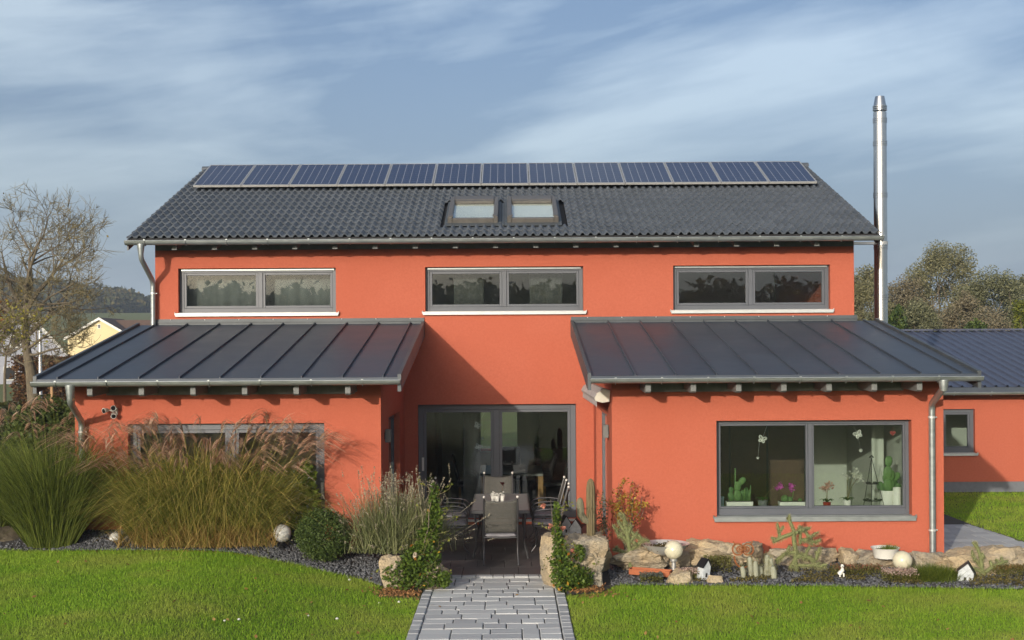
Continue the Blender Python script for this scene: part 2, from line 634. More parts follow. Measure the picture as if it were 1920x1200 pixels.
M['lawnsoil'] = mat('lawn_ground', (0.17, 0.19, 0.04), 0.95, col2=(0.07, 0.10, 0.018), scale=6, bump=0.7, bscale=35, bdist=0.03,
                    big=0.6, bigcol=(0.13, 0.115, 0.035), bigscale=0.55)
M['grass'] = mat('lawn_grass', (0.37, 0.54, 0.045), 0.62, col2=(0.085, 0.22, 0.013), island=0.6, scale=1.2, transl=0.35, spec=0.25,
                 big=0.5, bigcol=(0.40, 0.40, 0.09), bigscale=0.9)
M['bark'] = mat('bark', (0.19, 0.155, 0.105), 0.95, col2=(0.09, 0.075, 0.052), scale=9, bump=0.8, bscale=20, bdist=0.03, stretch=(3, 3, 0.7))
M['twig'] = mat('mossy_twig', (0.22, 0.185, 0.09), 0.95, col2=(0.12, 0.10, 0.055), scale=2)


def leafmat(name, a, b, c=None, tr=0.35, rough=0.55):
    return mat(name, a, rough, col2=b, col3=c, island=0.8, scale=1.5, transl=tr, spec=0.3)


# ------------------------------------------------------------------ vegetation helpers
def rand_dirs(n, rng=RNG):
    v = rng.normal(size=(n, 3))
    return v / np.linalg.norm(v, axis=1, keepdims=True)


def leaf_cards(C, size, aspect=0.55, up=0.3, rng=RNG, N=None):
    """diamond leaves; C (n,3), size scalar or (n,). returns V, quads"""
    n = len(C)
    size = np.broadcast_to(np.asarray(size, dtype=float), (n,)) * rng.uniform(0.65, 1.3, n)
    a = rand_dirs(n, rng)
    a[:, 2] = a[:, 2] * 0.7 + (0.0 if up is None else -0.1)
    a /= np.linalg.norm(a, axis=1, keepdims=True)
    nrm = rand_dirs(n, rng)
    nrm[:, 2] = nrm[:, 2] + up
    b = np.cross(nrm, a)
    b /= np.linalg.norm(b, axis=1, keepdims=True) + 1e-9
    h = size[:, None] / 2
    V = np.stack([C - a * h, C + b * h * aspect - a * h * 0.1, C + a * h, C - b * h * aspect - a * h * 0.1], axis=1).reshape(-1, 3)
    Q = np.arange(n * 4).reshape(n, 4)
    return V, Q


def ribbons(R, D, L, W, droop, segs=4, rng=RNG, tipw=0.15, ex=2.2, outw=0.45):
    """arching strips. R roots (n,3), D directions, L lengths, W widths, droop: sag amount (fraction of L)"""
    n = len(R)
    side = np.cross(D, np.array([0, 0, 1.0]))
    ang = rng.uniform(0, math.pi, n)
    s2 = np.stack([np.cos(ang), np.sin(ang), np.zeros(n)], 1)
    side = side * 0.35 + s2
    side /= np.linalg.norm(side, axis=1, keepdims=True) + 1e-9
    hz = D.copy()
    hz[:, 2] = 0
    hz /= np.linalg.norm(hz, axis=1, keepdims=True) + 1e-9
    rows = []
    for i in range(segs + 1):
        t = i / segs
        p = R + D * (L * t)[:, None]
        sag = (droop * L * t ** ex)[:, None]
        p = p + hz * sag * outw - np.array([0, 0, 1.0]) * sag
        w = (W * (1 - (1 - tipw) * t ** 1.5) / 2)[:, None]
        rows.append(p - side * w)
        rows.append(p + side * w)
    V = np.stack(rows, axis=1).reshape(-1, 3)
    k = 2 * (segs + 1)
    base = np.arange(n)[:, None] * k
    Q = np.concatenate([np.stack([base[:, 0] + 2 * i, base[:, 0] + 2 * i + 1, base[:, 0] + 2 * i + 3, base[:, 0] + 2 * i + 2], 1) for i in range(segs)])
    return V, Q


def join_VF(parts):
    Vs, Fs, off = [], [], 0
    for V, Fa in parts:
        Vs.append(V)
        Fs.append(Fa + off)
        off += len(V)
    return np.concatenate(Vs), Fs


def veg(name, parts, material, parent=None):
    V, Fs = join_VF(parts)
    k = {}
    for fa in Fs:
        k.setdefault(fa.shape[1], []).append(fa)
    me = fast_mesh(name, V, [np.concatenate(v) for v in k.values()])
    return link_mesh(name, me, material, parent)


def blob_points(n, blobs, rng=RNG, shell=0.45):
    """points in ellipsoids (cx,cy,cz,rx,ry,rz), volume weighted, biased outwards"""
    w = np.array([b[3] * b[4] * b[5] for b in blobs]) ** 0.67
    idx = rng.choice(len(blobs), n, p=w / w.sum())
    B = np.array(blobs)[idx]
    d = rand_dirs(n, rng)
    r = rng.uniform(0, 1, n) ** shell
    return B[:, :3] + d * B[:, 3:] * r[:, None]


def branch_tubes(mb, a, b, r0, r1, n=5, wob=0.05, segs=3):
    a, b = Vector(a), Vector(b)
    L = (b - a).length
    pts, rr = [], []
    for i in range(segs + 1):
        t = i / segs
        p = a.lerp(b, t)
        if 0 < i < segs:
            p += Vector((random.gauss(0, wob), random.gauss(0, wob), random.gauss(0, wob))) * L
        pts.append(p)
        rr.append(r0 + (r1 - r0) * t)
    mb.tube(pts, rr, n, cap=False)
    return pts


# ------------------------------------------------------------------ terrain functions
PATH_L, PATH_R = -1.05, 0.57
KERB_L, KERB_R = -1.18, 0.70
Y_TERR = 18.10
Y_ANX, Y_MAIN = 19.0, 23.2
_LE = np.array([(-30, 18.2), (-7.3, 18.2), (-5.0, 18.15), (-3.97, 18.08), (-2.95, 17.82), (-2.1, 17.50), (-1.68, 17.1), (-1.2, 16.9)])
_RE = np.array([(0.7, 16.55), (1.15, 16.65), (1.42, 17.28), (4.0, 17.12), (6.7, 16.80), (8.6, 16.7)])


def bed_front(x):
    x = np.asarray(x, dtype=float)
    return np.where(x < -0.3, np.interp(x, _LE[:, 0], _LE[:, 1]), np.interp(x, _RE[:, 0], _RE[:, 1]))


def lawn_z(x, y):
    x = np.asarray(x, dtype=float)
    y = np.asarray(y, dtype=float)
    z = 0.37 * smooth01((-1.2 - x) / 3.3) * np.ones_like(y)
    z = z + 0.35 * smooth01((-8 - x) / 8) * smooth01((y - 16) / 14)
    z = z - 0.22 * smooth01((y - 20) / 9) * smooth01((x - 5) / 3)
    z = z + np.where(y > 160, np.minimum((y - 160) * 0.062, 13.0), 0)
    z = z + np.where(y < -12, (-12 - y) * 0.030, 0)
    return z


def bed_z(x, y):
    z = lawn_z(x, y) + 0.025
    d = np.clip((np.asarray(y, dtype=float) - bed_front(x)) / 0.8, 0, 1)
    return z + d * np.where(np.asarray(x) < 0, 0.16, 0.06)


# ================================================================== SETTING
def build_ground():
    xs = np.unique(np.concatenate([np.linspace(-420, -24, 34), np.arange(-22, -9, 1.0), np.arange(-9, 9.01, 0.3), np.arange(10, 24, 1.0), np.linspace(26, 420, 30),
                                   [KERB_L - 0.012, KERB_L + 0.004, KERB_R - 0.004, KERB_R + 0.012]]))
    ys = np.unique(np.concatenate([np.linspace(-260, -12, 22), np.arange(-10, 10, 1.5), np.arange(10, 31, 0.4), np.arange(31, 60, 3), np.linspace(62, 640, 50), [18.09, 18.12]]))
    X, Y = np.meshgrid(xs, ys)
    Z = lawn_z(X, Y) - 0.006
    cut = ((X > KERB_L) & (X < KERB_R) & (Y < 18.11)) | ((X > -6.6) & (X < 6.5) & (Y > 18.11) & (Y < 34))
    Z = np.where(cut, -0.13, Z)
    V = np.stack([X, Y, Z], -1).reshape(-1, 3)
    nx, ny = len(xs), len(ys)
    i = np.arange(ny - 1)[:, None] * nx + np.arange(nx - 1)[None, :]
    i = i.ravel()
    Q = np.stack([i, i + 1, i + nx + 1, i + nx], 1)
    o = link_mesh("ground", fast_mesh("ground", V, [Q]), M['lawnsoil'], smooth=False)
    tag(o, kind="structure")


build_ground()


def in_lawn(x, y):
    path = (x > KERB_L - 0.01) & (x < KERB_R + 0.01) & (y < 18.2)
    front = (y < bed_front(x)) & (~path) & (x < 8.2)
    mulchL = (x > -1.75) & (x < -1.15) & (y > 16.5)
    side = (x > 8.45) & (y < 29.8)
    return (front & ~mulchL) | side


def build_grass():
    parts = []
    # front lawn, dense where the photograph shows it
    def scatter(n, x0, x1, y0, y1, h, w):
        x = RNG.uniform(x0, x1, n)
        y = RNG.uniform(y0, y1, n)
        k = in_lawn(x, y)
        x, y = x[k], y[k]
        n = len(x)
        z = lawn_z(x, y) - 0.01
        edge = np.exp(-np.clip(bed_front(x) - y, 0, 9) / 0.25) * (x < 8.2)
        hh = h * RNG.uniform(0.5, 1.35, n) * (1 + 0.9 * edge)
        D = np.stack([RNG.normal(0, 0.42, n), RNG.normal(0, 0.42, n), np.ones(n)], 1)
        D /= np.linalg.norm(D, axis=1, keepdims=True)
        a = RNG.uniform(0, math.pi, n)
        sd = np.stack([np.cos(a), np.sin(a), np.zeros(n)], 1) * (w * RNG.uniform(0.7, 1.4, n))[:, None]
        R = np.stack([x, y, z], 1)
        tip = R + D * hh[:, None]
        V = np.stack([R - sd, R + sd, tip], 1).reshape(-1, 3)
        parts.append((V, np.arange(n * 3).reshape(n, 3)))
    scatter(210000, -7.6, -1.17, 12.2, 18.3, 0.040, 0.0045)
    scatter(190000, 0.69, 7.6, 12.2, 17.5, 0.040, 0.0045)
    scatter(75000, -13, -7.55, 11, 18.3, 0.045, 0.006)
    scatter(20000, 7.55, 8.3, 11, 17.0, 0.045, 0.006)
    scatter(30000, -13, -1.17, 6, 12.25, 0.05, 0.008)
    scatter(30000, 0.69, 12, 6, 12.25, 0.05, 0.008)
    scatter(60000, 8.4, 13.5, 18, 29.8, 0.055, 0.007)
    o = veg("lawn_grass", parts, M['grass'])
    tag(o, "short mown green and yellowish grass of the garden lawn", "grass", kind="stuff")


build_grass()


def build_path():
    base = tag(MB().box(KERB_L, KERB_R, 4.0, Y_TERR - 0.16, -0.16, -0.012).build("garden_path", M['joint']), kind="structure")
    meshes = {}
    y = Y_TERR - 0.165
    row = 0
    rnd = random.Random(5)
    while y > 5.0:
        d = rnd.choice([0.262, 0.262, 0.275])
        x = PATH_L
        while x < PATH_R - 0.01:
            w = rnd.choice([0.20, 0.27, 0.27, 0.36, 0.36, 0.45])
            if PATH_R - (x + w) < 0.14:
                w = PATH_R - x
            key = (round(w, 3), round(d, 3))
            if key not in meshes:
                b = MB().box(0, w - 0.012, 0, d - 0.012, -0.08, 0, ch=0.007)
                me = b.mesh("paver")
                me.materials.append(M['paver'])
                meshes[key] = me
            o = bpy.data.objects.new("paver", meshes[key])
            COL.objects.link(o)
            o.parent = base
            o.location = (x, y - d, 0.006 + rnd.uniform(-0.004, 0.003))
            o.rotation_euler = (rnd.gauss(0, 0.006), rnd.gauss(0, 0.006), rnd.gauss(0, 0.004))
            x += w
        y -= d
        row += 1
    km = {}
    for side, xa in ((0, KERB_L), (1, PATH_R + 0.004)):
        yy = 18.0
        while yy > 5.2:
            L = rnd.choice([0.16, 0.19, 0.22])
            key = (L,)
            if key not in km:
                me = MB().box(0, 0.122, 0, L - 0.01, -0.1, 0, ch=0.01).mesh("kerb_stone")
                me.materials.append(M['kerbstone'])
                km[key] = me
            o = bpy.data.objects.new("kerb_stone", km[key])
            COL.objects.link(o)
            o.parent = base
            o.location = (xa, yy - L, 0.018 + rnd.uniform(-0.004, 0.004))
            o.rotation_euler = (0, rnd.gauss(0, 0.02), rnd.gauss(0, 0.012))
            yy -= L
    # step row in front of the terrace
    x = KERB_L + 0.13
    while x < PATH_R - 0.02:
        w = rnd.choice([0.15, 0.2, 0.24])
        w = min(w, PATH_R - x)
        o = MB().box(x, x + w - 0.008, Y_TERR - 0.155, Y_TERR - 0.01, -0.1, 0.03, ch=0.008).build("kerb_stone", M['kerbstone'], base)
        x += w


def build_terrace():
    base = tag(MB().box(-1.9, 1.48, Y_TERR, Y_MAIN + 0.02, -0.12, 0.006).build("terrace", M['joint']), kind="structure")
    rnd = random.Random(9)
    me = None
    cache = {}
    y = Y_TERR + 0.002
    r = 0
    while y < Y_MAIN - 0.02:
        d = min(0.60, Y_MAIN - 0.012 - y)
        x = -1.9 - (0.2 if r % 2 else 0.0)
        while x < 1.475:
            xa = max(x, -1.9)
            w = min(x + 0.40, 1.48) - xa
            if w > 0.03:
                k = (round(w, 3), round(d, 3))
                if k not in cache:
                    m_ = MB().box(0, w - 0.006, 0, d - 0.006, -0.03, 0, ch=0.003).mesh("terrace_slab")
                    m_.materials.append(M['slab'])
                    cache[k] = m_
                o = bpy.data.objects.new("terrace_slab", cache[k])
                COL.objects.link(o)
                o.parent = base
                o.location = (xa, y, 0.03)
            x += 0.40
        y += 0.60
        r += 1


def build_side_path():
    base = tag(MB().box(6.5, 8.4, 17.2, 30.0, -0.3, -0.05).build("side_path", M['joint']), kind="structure")
    # follows the terrain: pavers are laid on the falling ground
    rnd = random.Random(3)
    cache = {}
    y = 18.0
    cnt = 0
    while y < 26.5:
        d = 0.30
        x = 6.52 + (0.0 if cnt % 2 else 0.12)
        if cnt % 2 == 0:
            pass
        while x < 8.34:
            w = rnd.choice([0.22, 0.3, 0.4])
            w = min(w, 8.38 - x)
            k = round(w, 3)
            if k not in cache:
                m_ = MB().box(0, w - 0.01, 0, d - 0.01, -0.25, 0, ch=0.007).mesh("paver")
                m_.materials.append(M['paver'])
                cache[k] = m_
            o = bpy.data.objects.new("paver", cache[k])
            COL.objects.link(o)
            o.parent = base
            o.location = (x, y, float(lawn_z(x, y)) + 0.012)
            x += w
        y += d
        cnt += 1


build_path()
build_terrace()
build_side_path()


def build_bed(name, x0, x1, backf):
    xs = np.arange(x0, x1 + 0.001, 0.1)
    nv = 12
    V, Q = [], []
    for x in xs:
        yf = float(bed_front(x))
        yb = backf(x)
        for j in range(nv + 1):
            y = yf + (yb - yf) * j / nv
            V.append((x, y, float(bed_z(x, y)) + 0.03 * mnoise.noise(Vector((x * 2, y * 2, 0)))))
    n = nv + 1
    for i in range(len(xs) - 1):
        for j in range(nv):
            Q.append((i * n + j, (i + 1) * n + j, (i + 1) * n + j + 1, i * n + j + 1))
    o = link_mesh(name, fast_mesh(name, np.array(V), [np.array(Q)]), M['soil'])
    return tag(o, kind="structure")


def back_left(x):
    return 18.12 if x > -1.9 else (19.05 if x > -6.5 else 22.5)


def back_right(x):
    return 18.12 if x < 1.45 else (19.05 if x < 6.4 else 18.6)


build_bed("planting_bed", -9.0, -1.19, back_left)
build_bed("rock_garden_bed", 0.71, 8.2, back_right)


def build_gravel():
    def stones(n, x0, x1, backf, dens=None):
        x = RNG.uniform(x0, x1, n)
        yf = bed_front(x)
        yb = np.array([backf(a) for a in x])
        y = yf + (yb - yf) * RNG.uniform(0, 1, n) ** 1.15
        return np.stack([x, y, bed_z(x, y)], 1)
    Cn = np.concatenate([stones(12000, -9.0, -1.75, back_left), stones(9000, 1.35, 7.4, back_right)])
    n = len(Cn)
    base = np.array([(1, 0, 0), (-0.4, 0.9, 0), (-0.5, -0.8, 0.1), (0.1, 0.1, 0.9), (-0.1, 0, -0.7), (0.3, -0.7, -0.3)], float)
    Fb = np.array([(0, 1, 3), (1, 2, 3), (2, 5, 3), (5, 0, 3), (1, 0, 4), (2, 1, 4), (5, 2, 4), (0, 5, 4)])
    jit = RNG.normal(0, 0.22, (n, 6, 3))
    s = RNG.uniform(0.013, 0.030, n)[:, None, None]
    V = (base[None] + jit)
    a = RNG.uniform(0, 2 * math.pi, n)
    c, sn = np.cos(a)[:, None], np.sin(a)[:, None]
    X = V[:, :, 0] * c - V[:, :, 1] * sn
    Y = V[:, :, 0] * sn + V[:, :, 1] * c
    V = np.stack([X, Y, V[:, :, 2] * 0.8], -1) * s + Cn[:, None, :] + np.array([0, 0, 0.006])
    Fa = (Fb[None] + (np.arange(n) * 6)[:, None, None]).reshape(-1, 3)
    o = link_mesh("basalt_gravel", fast_mesh("basalt_gravel", V.reshape(-1, 3), [Fa]), M['gravel'])
    tag(o, "dark grey basalt chippings covering the planting beds", "gravel", kind="stuff")
    # bark mulch and fallen leaves at the rose feet
    pts = []
    for (cx, cy, rx, ry, k) in ((-1.45, 16.85, 0.38, 0.35, 800), (1.0, 16.75, 0.30, 0.28, 500)):
        d = RNG.normal(0, 0.5, (k, 2))
        p = np.stack([cx + d[:, 0] * rx, cy + d[:, 1] * ry], 1)
        p = p[(p[:, 0] < KERB_L - 0.01) | (p[:, 0] > KERB_R + 0.02)]
        pts.append(np.stack([p[:, 0], p[:, 1], np.maximum(lawn_z(p[:, 0], p[:, 1]), np.where(p[:, 1] > bed_front(p[:, 0]), bed_z(p[:, 0], p[:, 1]), -9)) + 0.03], 1))
    V, Q = leaf_cards(np.concatenate(pts), 0.045, 0.5, up=1.6)
    o = veg("bark_mulch", [(V, Q)], leafmat('bark_mulch', (0.42, 0.22, 0.08), (0.14, 0.065, 0.03), tr=0.05, rough=0.9))
    tag(o, "orange brown bark chips and fallen leaves at the rose feet", "mulch", kind="stuff")


build_gravel()

# ================================================================== HOUSE
def wall_panel(mb, a0, a1, z0, z1, d0, d1, holes, axis='y', mi=0):
    A = sorted(set([a0, a1] + [h[0] for h in holes] + [h[1] for h in holes]))
    Zs = sorted(set([z0, z1] + [h[2] for h in holes] + [h[3] for h in holes]))

    def solid(i, j):
        if i < 0 or j < 0 or i >= len(A) - 1 or j >= len(Zs) - 1:
            return False
        ca, cz = (A[i] + A[i + 1]) / 2, (Zs[j] + Zs[j + 1]) / 2
        return not any(h[0] < ca < h[1] and h[2] < cz < h[3] for h in holes)

    def pt(a, d, z):
        return (a, d, z) if axis == 'y' else (d, a, z)
    for i in range(len(A) - 1):
        for j in range(len(Zs) - 1):
            if not solid(i, j):
                continue
            p, q, r, s = A[i], A[i + 1], Zs[j], Zs[j + 1]
            mb.add([pt(p, d0, r), pt(q, d0, r), pt(q, d0, s), pt(p, d0, s)], [(0, 1, 2, 3)], mi)
            mb.add([pt(p, d1, r), pt(q, d1, r), pt(q, d1, s), pt(p, d1, s)], [(3, 2, 1, 0)], mi)
            if not solid(i - 1, j): mb.add([pt(p, d0, r), pt(p, d1, r), pt(p, d1, s), pt(p, d0, s)], [(0, 1, 2, 3)], mi)
            if not solid(i + 1, j): mb.add([pt(q, d0, r), pt(q, d1, r), pt(q, d1, s), pt(q, d0, s)], [(3, 2, 1, 0)], mi)
            if not solid(i, j - 1): mb.add([pt(p, d0, r), pt(q, d0, r), pt(q, d1, r), pt(p, d1, r)], [(3, 2, 1, 0)], mi)
            if not solid(i, j + 1): mb.add([pt(p, d0, s), pt(q, d0, s), pt(q, d1, s), pt(p, d1, s)], [(0, 1, 2, 3)], mi)
    return mb


HOUSE = empty("house", (0, 21, 0), 0, "two storey orange rendered house with grey tiled roof and two lean-to wings", "house")
WL, WR = -6.43, 6.235            # main block
AL, AR = -6.47, 6.42             # outer sides of the lean-to wings
IL, IR = -1.93, 1.50             # courtyard sides of the wings
TAN = 0.35
CO, SI = 1 / math.sqrt(1 + TAN * TAN), TAN / math.sqrt(1 + TAN * TAN)
E_Y, E_Z = 22.55, 5.19           # eave line of the tiles
R_Y = 28.2
R_Z = E_Z + TAN * (R_Y - E_Y)
RX0, RX1 = -6.75, 6.545


def rect_px(x0, y0, x1, y1, Y):
    a = P(x0, y0, Y)
    b = P(x1, y1, Y)
    return (a.x, b.x, b.z, a.z)


_w1 = rect_px(334, 503, 630, 586, Y_MAIN)
_w2 = rect_px(797, 501, 1094, 584, Y_MAIN)
_w3 = rect_px(1262, 498.5, 1557, 580, Y_MAIN)
zt = (_w1[3] + _w2[3] + _w3[3]) / 3
zb = (_w1[2] + _w2[2] + _w3[2]) / 3
W1 = (_w1[0], _w1[1], zb, zt)
W2 = (_w2[0], _w2[1], zb, zt)
W3 = (_w3[0], _w3[1], zb, zt)
DOOR = (P(783, 758, Y_MAIN).x, P(1080, 758, Y_MAIN).x, 0.13, P(930, 758, Y_MAIN).z)
AW = (P(1343, 787, Y_ANX).x, P(1709, 787, Y_ANX).x, P(1526, 968, Y_ANX).z, P(1526, 788, Y_ANX).z)
AD = (P(240, 795, Y_ANX).x, P(608, 795, Y_ANX).x, 0.30, P(424, 794, Y_ANX).z)

# --- walls
mb = MB()
wall_panel(mb, WL, WR, -0.3, 5.28, Y_MAIN, Y_MAIN + 0.36, [W1, W2, W3, DOOR])
mb.build("wall", M['orange'], HOUSE)
for xa, xb in ((WL, WL + 0.36), (WR - 0.36, WR)):
    gy = [(Y_MAIN + 0.364, -0.3), (33.0, -0.3), (33.0, 5.0), (R_Y, R_Z - 0.2), (Y_MAIN + 0.364, 5.28)]
    MB().prism_x(gy, xa, xb).build("wall", M['orange'], HOUSE)
mb = MB()
wall_panel(mb, WL, WR, -0.3, 5.0, 33.004, 33.36, [(-1.0, 0.35, 0.6, 2.1), (-4.5, -3.4, 0.9, 2.0), (3.2, 4.4, 3.8, 4.8)])
mb.build("wall", M['orange'], HOUSE)
Z_ANXTOP = 2.72
mb = MB()
wall_panel(mb, AL, IL, -0.2, Z_ANXTOP, Y_ANX, Y_ANX + 0.32, [AD])
mb.build("wall", M['orange'], HOUSE)
mb = MB()
wall_panel(mb, IR, AR, -0.2, Z_ANXTOP, Y_ANX, Y_ANX + 0.32, [AW])
mb.build("wall", M['orange'], HOUSE)


def lean_z(y):      # underside line of the lean-to roof
    return 2.79 + (y - 18.15) * 0.168


for (xa, xb, hole) in ((AL, AL + 0.32, None), (IL - 0.32, IL, (20.2, 22.25, 0.05, 2.14)), (IR, IR + 0.32, (20.0, 22.5, 0.05, 2.18)), (AR - 0.32, AR, None)):
    mb = MB()
    ya = Y_ANX + 0.322
    if hole:
        wall_panel(mb, ya, Y_MAIN - 0.002, -0.2, Z_ANXTOP - 0.1, xa, xb, [hole], axis='x')
    else:
        wall_panel(mb, ya, Y_MAIN - 0.002, -0.2, Z_ANXTOP - 0.1, xa, xb, [], axis='x')
    # sloping head under the roof
    mb.prism_x([(ya, Z_ANXTOP - 0.1), (Y_MAIN - 0.002, Z_ANXTOP - 0.1), (Y_MAIN - 0.002, lean_z(Y_MAIN) - 0.02), (ya, lean_z(ya) - 0.02)], xa, xb)
    mb.build("wall", M['orange'], HOUSE)

# --- interior (seen through the panes)
mb = MB()
mb.box(AL + 0.33, IL - 0.33, Y_ANX + 0.33, Y_MAIN + 0.35, 0.0, 0.06)
mb.box(IR + 0.33, AR - 0.33, Y_ANX + 0.33, Y_MAIN + 0.35, 0.0, 0.06)
mb.box(WL + 0.37, WR - 0.37, Y_MAIN + 0.366, 32.99, 0.0, 0.06)
mb.build("interior_floor", M['infloor'], HOUSE)
mb = MB()
mb.box(AL + 0.33, IL - 0.33, Y_ANX + 0.33, Y_MAIN - 0.01, 2.55, 2.60)
mb.box(IR + 0.33, AR - 0.33, Y_ANX + 0.33, Y_MAIN - 0.01, 2.55, 2.60)
mb.box(WL + 0.37, WR - 0.37, Y_MAIN + 0.366, 32.99, 2.58, 2.84)
mb.box(WL + 0.37, WR - 0.37, Y_MAIN + 0.366, 29.0, 5.06, 5.10)
mb.build("interior_ceiling", M['inceil'], HOUSE)
mb = MB()
mb.box(AL + 0.32, AL + 0.335, Y_ANX + 0.33, Y_MAIN, 0.06, 2.55)
mb.box(IL - 0.335, IL - 0.32, Y_ANX + 0.33, 20.2, 0.06, 2.55)
mb.box(IR + 0.32, IR + 0.335, Y_ANX + 0.33, 20.0, 0.06, 2.55)
mb.box(AR - 0.335, AR - 0.32, Y_ANX + 0.33, Y_MAIN, 0.06, 2.55)
mb.box(AL + 0.34, IL - 0.34, Y_MAIN - 0.03, Y_MAIN - 0.004, 0.06, 2.55)
mb.box(IR + 0.34, AR - 0.34, Y_MAIN - 0.03, Y_MAIN - 0.004, 0.06, 2.55)
mb.build("interior_wall", M['inwall'], HOUSE)
mb = MB()
# cross walls of the ground floor and the upper floor
mb.box(-6.0, -2.3, 27.0, 27.12, 0.06, 2.58)
mb.box(2.2, 5.8, 26.0, 26.12, 0.06, 2.58)
wall_panel(mb, -2.3, 2.2, 0.06, 2.58, 30.5, 30.62, [(-0.72, 0.15, 0.75, 2.1)])
mb.box(-2.42, -2.3, 25.4, 30.5, 0.06, 2.58)
mb.box(2.2, 2.32, 25.2, 30.5, 0.06, 2.58)
for x in (-2.35, 2.1):
    mb.box(x, x + 0.12, Y_MAIN + 0.37, 28.0, 2.84, 5.06)
mb.box(-6.0, 5.8, 28.0, 28.12, 2.84, 5.06)
mb.build("interior_wall", M['inwall'], HOUSE)


# --- windows and doors
def window(name, r, yf, mull, label=None, sill=True, fw=0.075, sash=0.045, recess=0.11, sill_h=0.055, rail=True, handles=(), low=None, sillmat='sill'):
    x0, x1, z0, z1 = r
    ya, yb = yf + recess, yf + recess + 0.07
    f = MB()
    f.box(x0 + 0.001, x0 + fw, ya, yb, z0, z1 - 0.001)
    f.box(x1 - fw, x1 - 0.001, ya, yb, z0, z1 - 0.001)
    f.box(x0 + fw, x1 - fw, ya, yb, z1 - fw, z1 - 0.001)
    f.box(x0 + fw, x1 - fw, ya, yb, z0, z0 + fw * (1.25 if low is None else low))
    zlo = z0 + fw * (1.25 if low is None else low)
    cuts = [x0 + fw]
    for mx in mull:
        f.box(mx - fw * 0.55, mx + fw * 0.55, ya - 0.004, yb - 0.002, zlo, z1 - fw)
        cuts += [mx - fw * 0.55, mx + fw * 0.55]
    cuts.append(x1 - fw)
    w = bevel(f.build(name, M['frame'], HOUSE))
    if label:
        w["label"] = label
    for i in range(0, len(cuts), 2):
        a, b = cuts[i], cuts[i + 1]
        s = MB()
        yc, yd = ya + 0.014, yb + 0.012
        s.box(a + 0.001, a + sash, yc, yd, zlo + 0.001, z1 - fw - 0.001)
        s.box(b - sash, b - 0.001, yc, yd, zlo + 0.001, z1 - fw - 0.001)
        s.box(a + sash, b - sash, yc, yd, zlo + 0.001, zlo + sash)
        s.box(a + sash, b - sash, yc, yd, z1 - fw - sash, z1 - fw - 0.001)
        bevel(s.build("sash", M['frame_dark'] if i % 4 == 0 and False else M['frame'], w))
        g = MB().box(a + sash - 0.004, b - sash + 0.004, yc + 0.022, yc + 0.034, zlo + sash - 0.004, z1 - fw - sash + 0.004)
        g.build("pane", M['glass'], w)
    if sill:
        s = MB()
        sx0, sx1 = x0 - 0.045, x1 + 0.045
        s.box(x0 + 0.002, x1 - 0.002, yf + 0.001, ya, z0 - 0.012, z0 + 0.012)
        s.box(sx0, sx1, yf - 0.055, yf - 0.001, z0 - 0.03, z0 + 0.004)
        s.box(sx0, sx1, yf - 0.062, yf - 0.050, z0 - sill_h, z0 + 0.002)
        s.box(sx0 - 0.012, sx0, yf - 0.06, yf - 0.001, z0 - 0.03, z0 + 0.022)
        s.box(sx1, sx1 + 0.012, yf - 0.06, yf - 0.001, z0 - 0.03, z0 + 0.022)
        bevel(s.build("sill", M[sillmat], w), 0.003)
    if rail:
        s = MB().box(x0 + 0.04, x1 - 0.04, ya - 0.040, ya - 0.003, z1 - 0.040, z1 - 0.012)
        s.build("blind_rail", M['zinc'], w)
    for hx, hz in handles:
        s = MB().box(hx - 0.02, hx + 0.02, ya - 0.02, ya - 0.002, hz - 0.12, hz + 0.12)
        s.build("handle", M['alu'], w)
    return w


u1 = window("window", W1, Y_MAIN, [(W1[0] + W1[1]) / 2 + 0.04], "upper left window with pale gathered curtains")
u2 = window("window", W2, Y_MAIN, [(W2[0] + W2[1]) / 2], "upper middle window above the sliding door")
u3 = window("window", W3, Y_MAIN, [(W3[0] + W3[1]) / 2], "upper right window beside the steel flue")
d1 = window("sliding_door", DOOR, Y_MAIN, [P(931, 850, Y_MAIN).x], "large glazed sliding door between the wings", sill=False, fw=0.10, sash=0.05, rail=False,
            handles=[(DOOR[0] + 0.085, 1.12)])
aw = window("window", AW, Y_ANX, [P(1523, 870, Y_ANX).x], "large window full of potted plants in the right wing", fw=0.055, sash=0.03, rail=False, sill_h=0.07, recess=0.13, low=1.9, sillmat='zinc')
ad = window("sliding_door", AD, Y_ANX, [P(432, 870, Y_ANX).x], "glazed door of the left wing behind the ornamental grass", sill=False, fw=0.10, sash=0.05, rail=False,
            handles=[(AD[1] - 0.05, 1.12)])


def side_door(x, y0, y1, z1, sgn, name):
    f = MB()
    xa, xb = x + sgn * 0.10, x + sgn * 0.17
    f.box(xa, xb, y0 + 0.001, y0 + 0.09, 0.06, z1 - 0.001)
    f.box(xa, xb, y1 - 0.09, y1 - 0.001, 0.06, z1 - 0.001)
    ym = (y0 + y1) / 2
    f.box(xa, xb, ym - 0.06, ym + 0.06, 0.16, z1 - 0.10)
    f.box(xa, xb, y0 + 0.09, y1 - 0.09, z1 - 0.10, z1 - 0.001)
    f.box(xa, xb, y0 + 0.09, y1 - 0.09, 0.06, 0.16)
    d = bevel(f.build(name, M['frame'], HOUSE))
    for a, b in ((y0 + 0.09, ym - 0.06), (ym + 0.06, y1 - 0.09)):
        MB().box(x + sgn * 0.125, x + sgn * 0.137, a - 0.003, b + 0.003, 0.155, z1 - 0.095).build("pane", M['glass'], d)
    return d


side_door(IL, 20.2, 22.25, 2.14, -1, "terrace_door")
side_door(IR, 20.0, 22.5, 2.18, 1, "terrace_door")
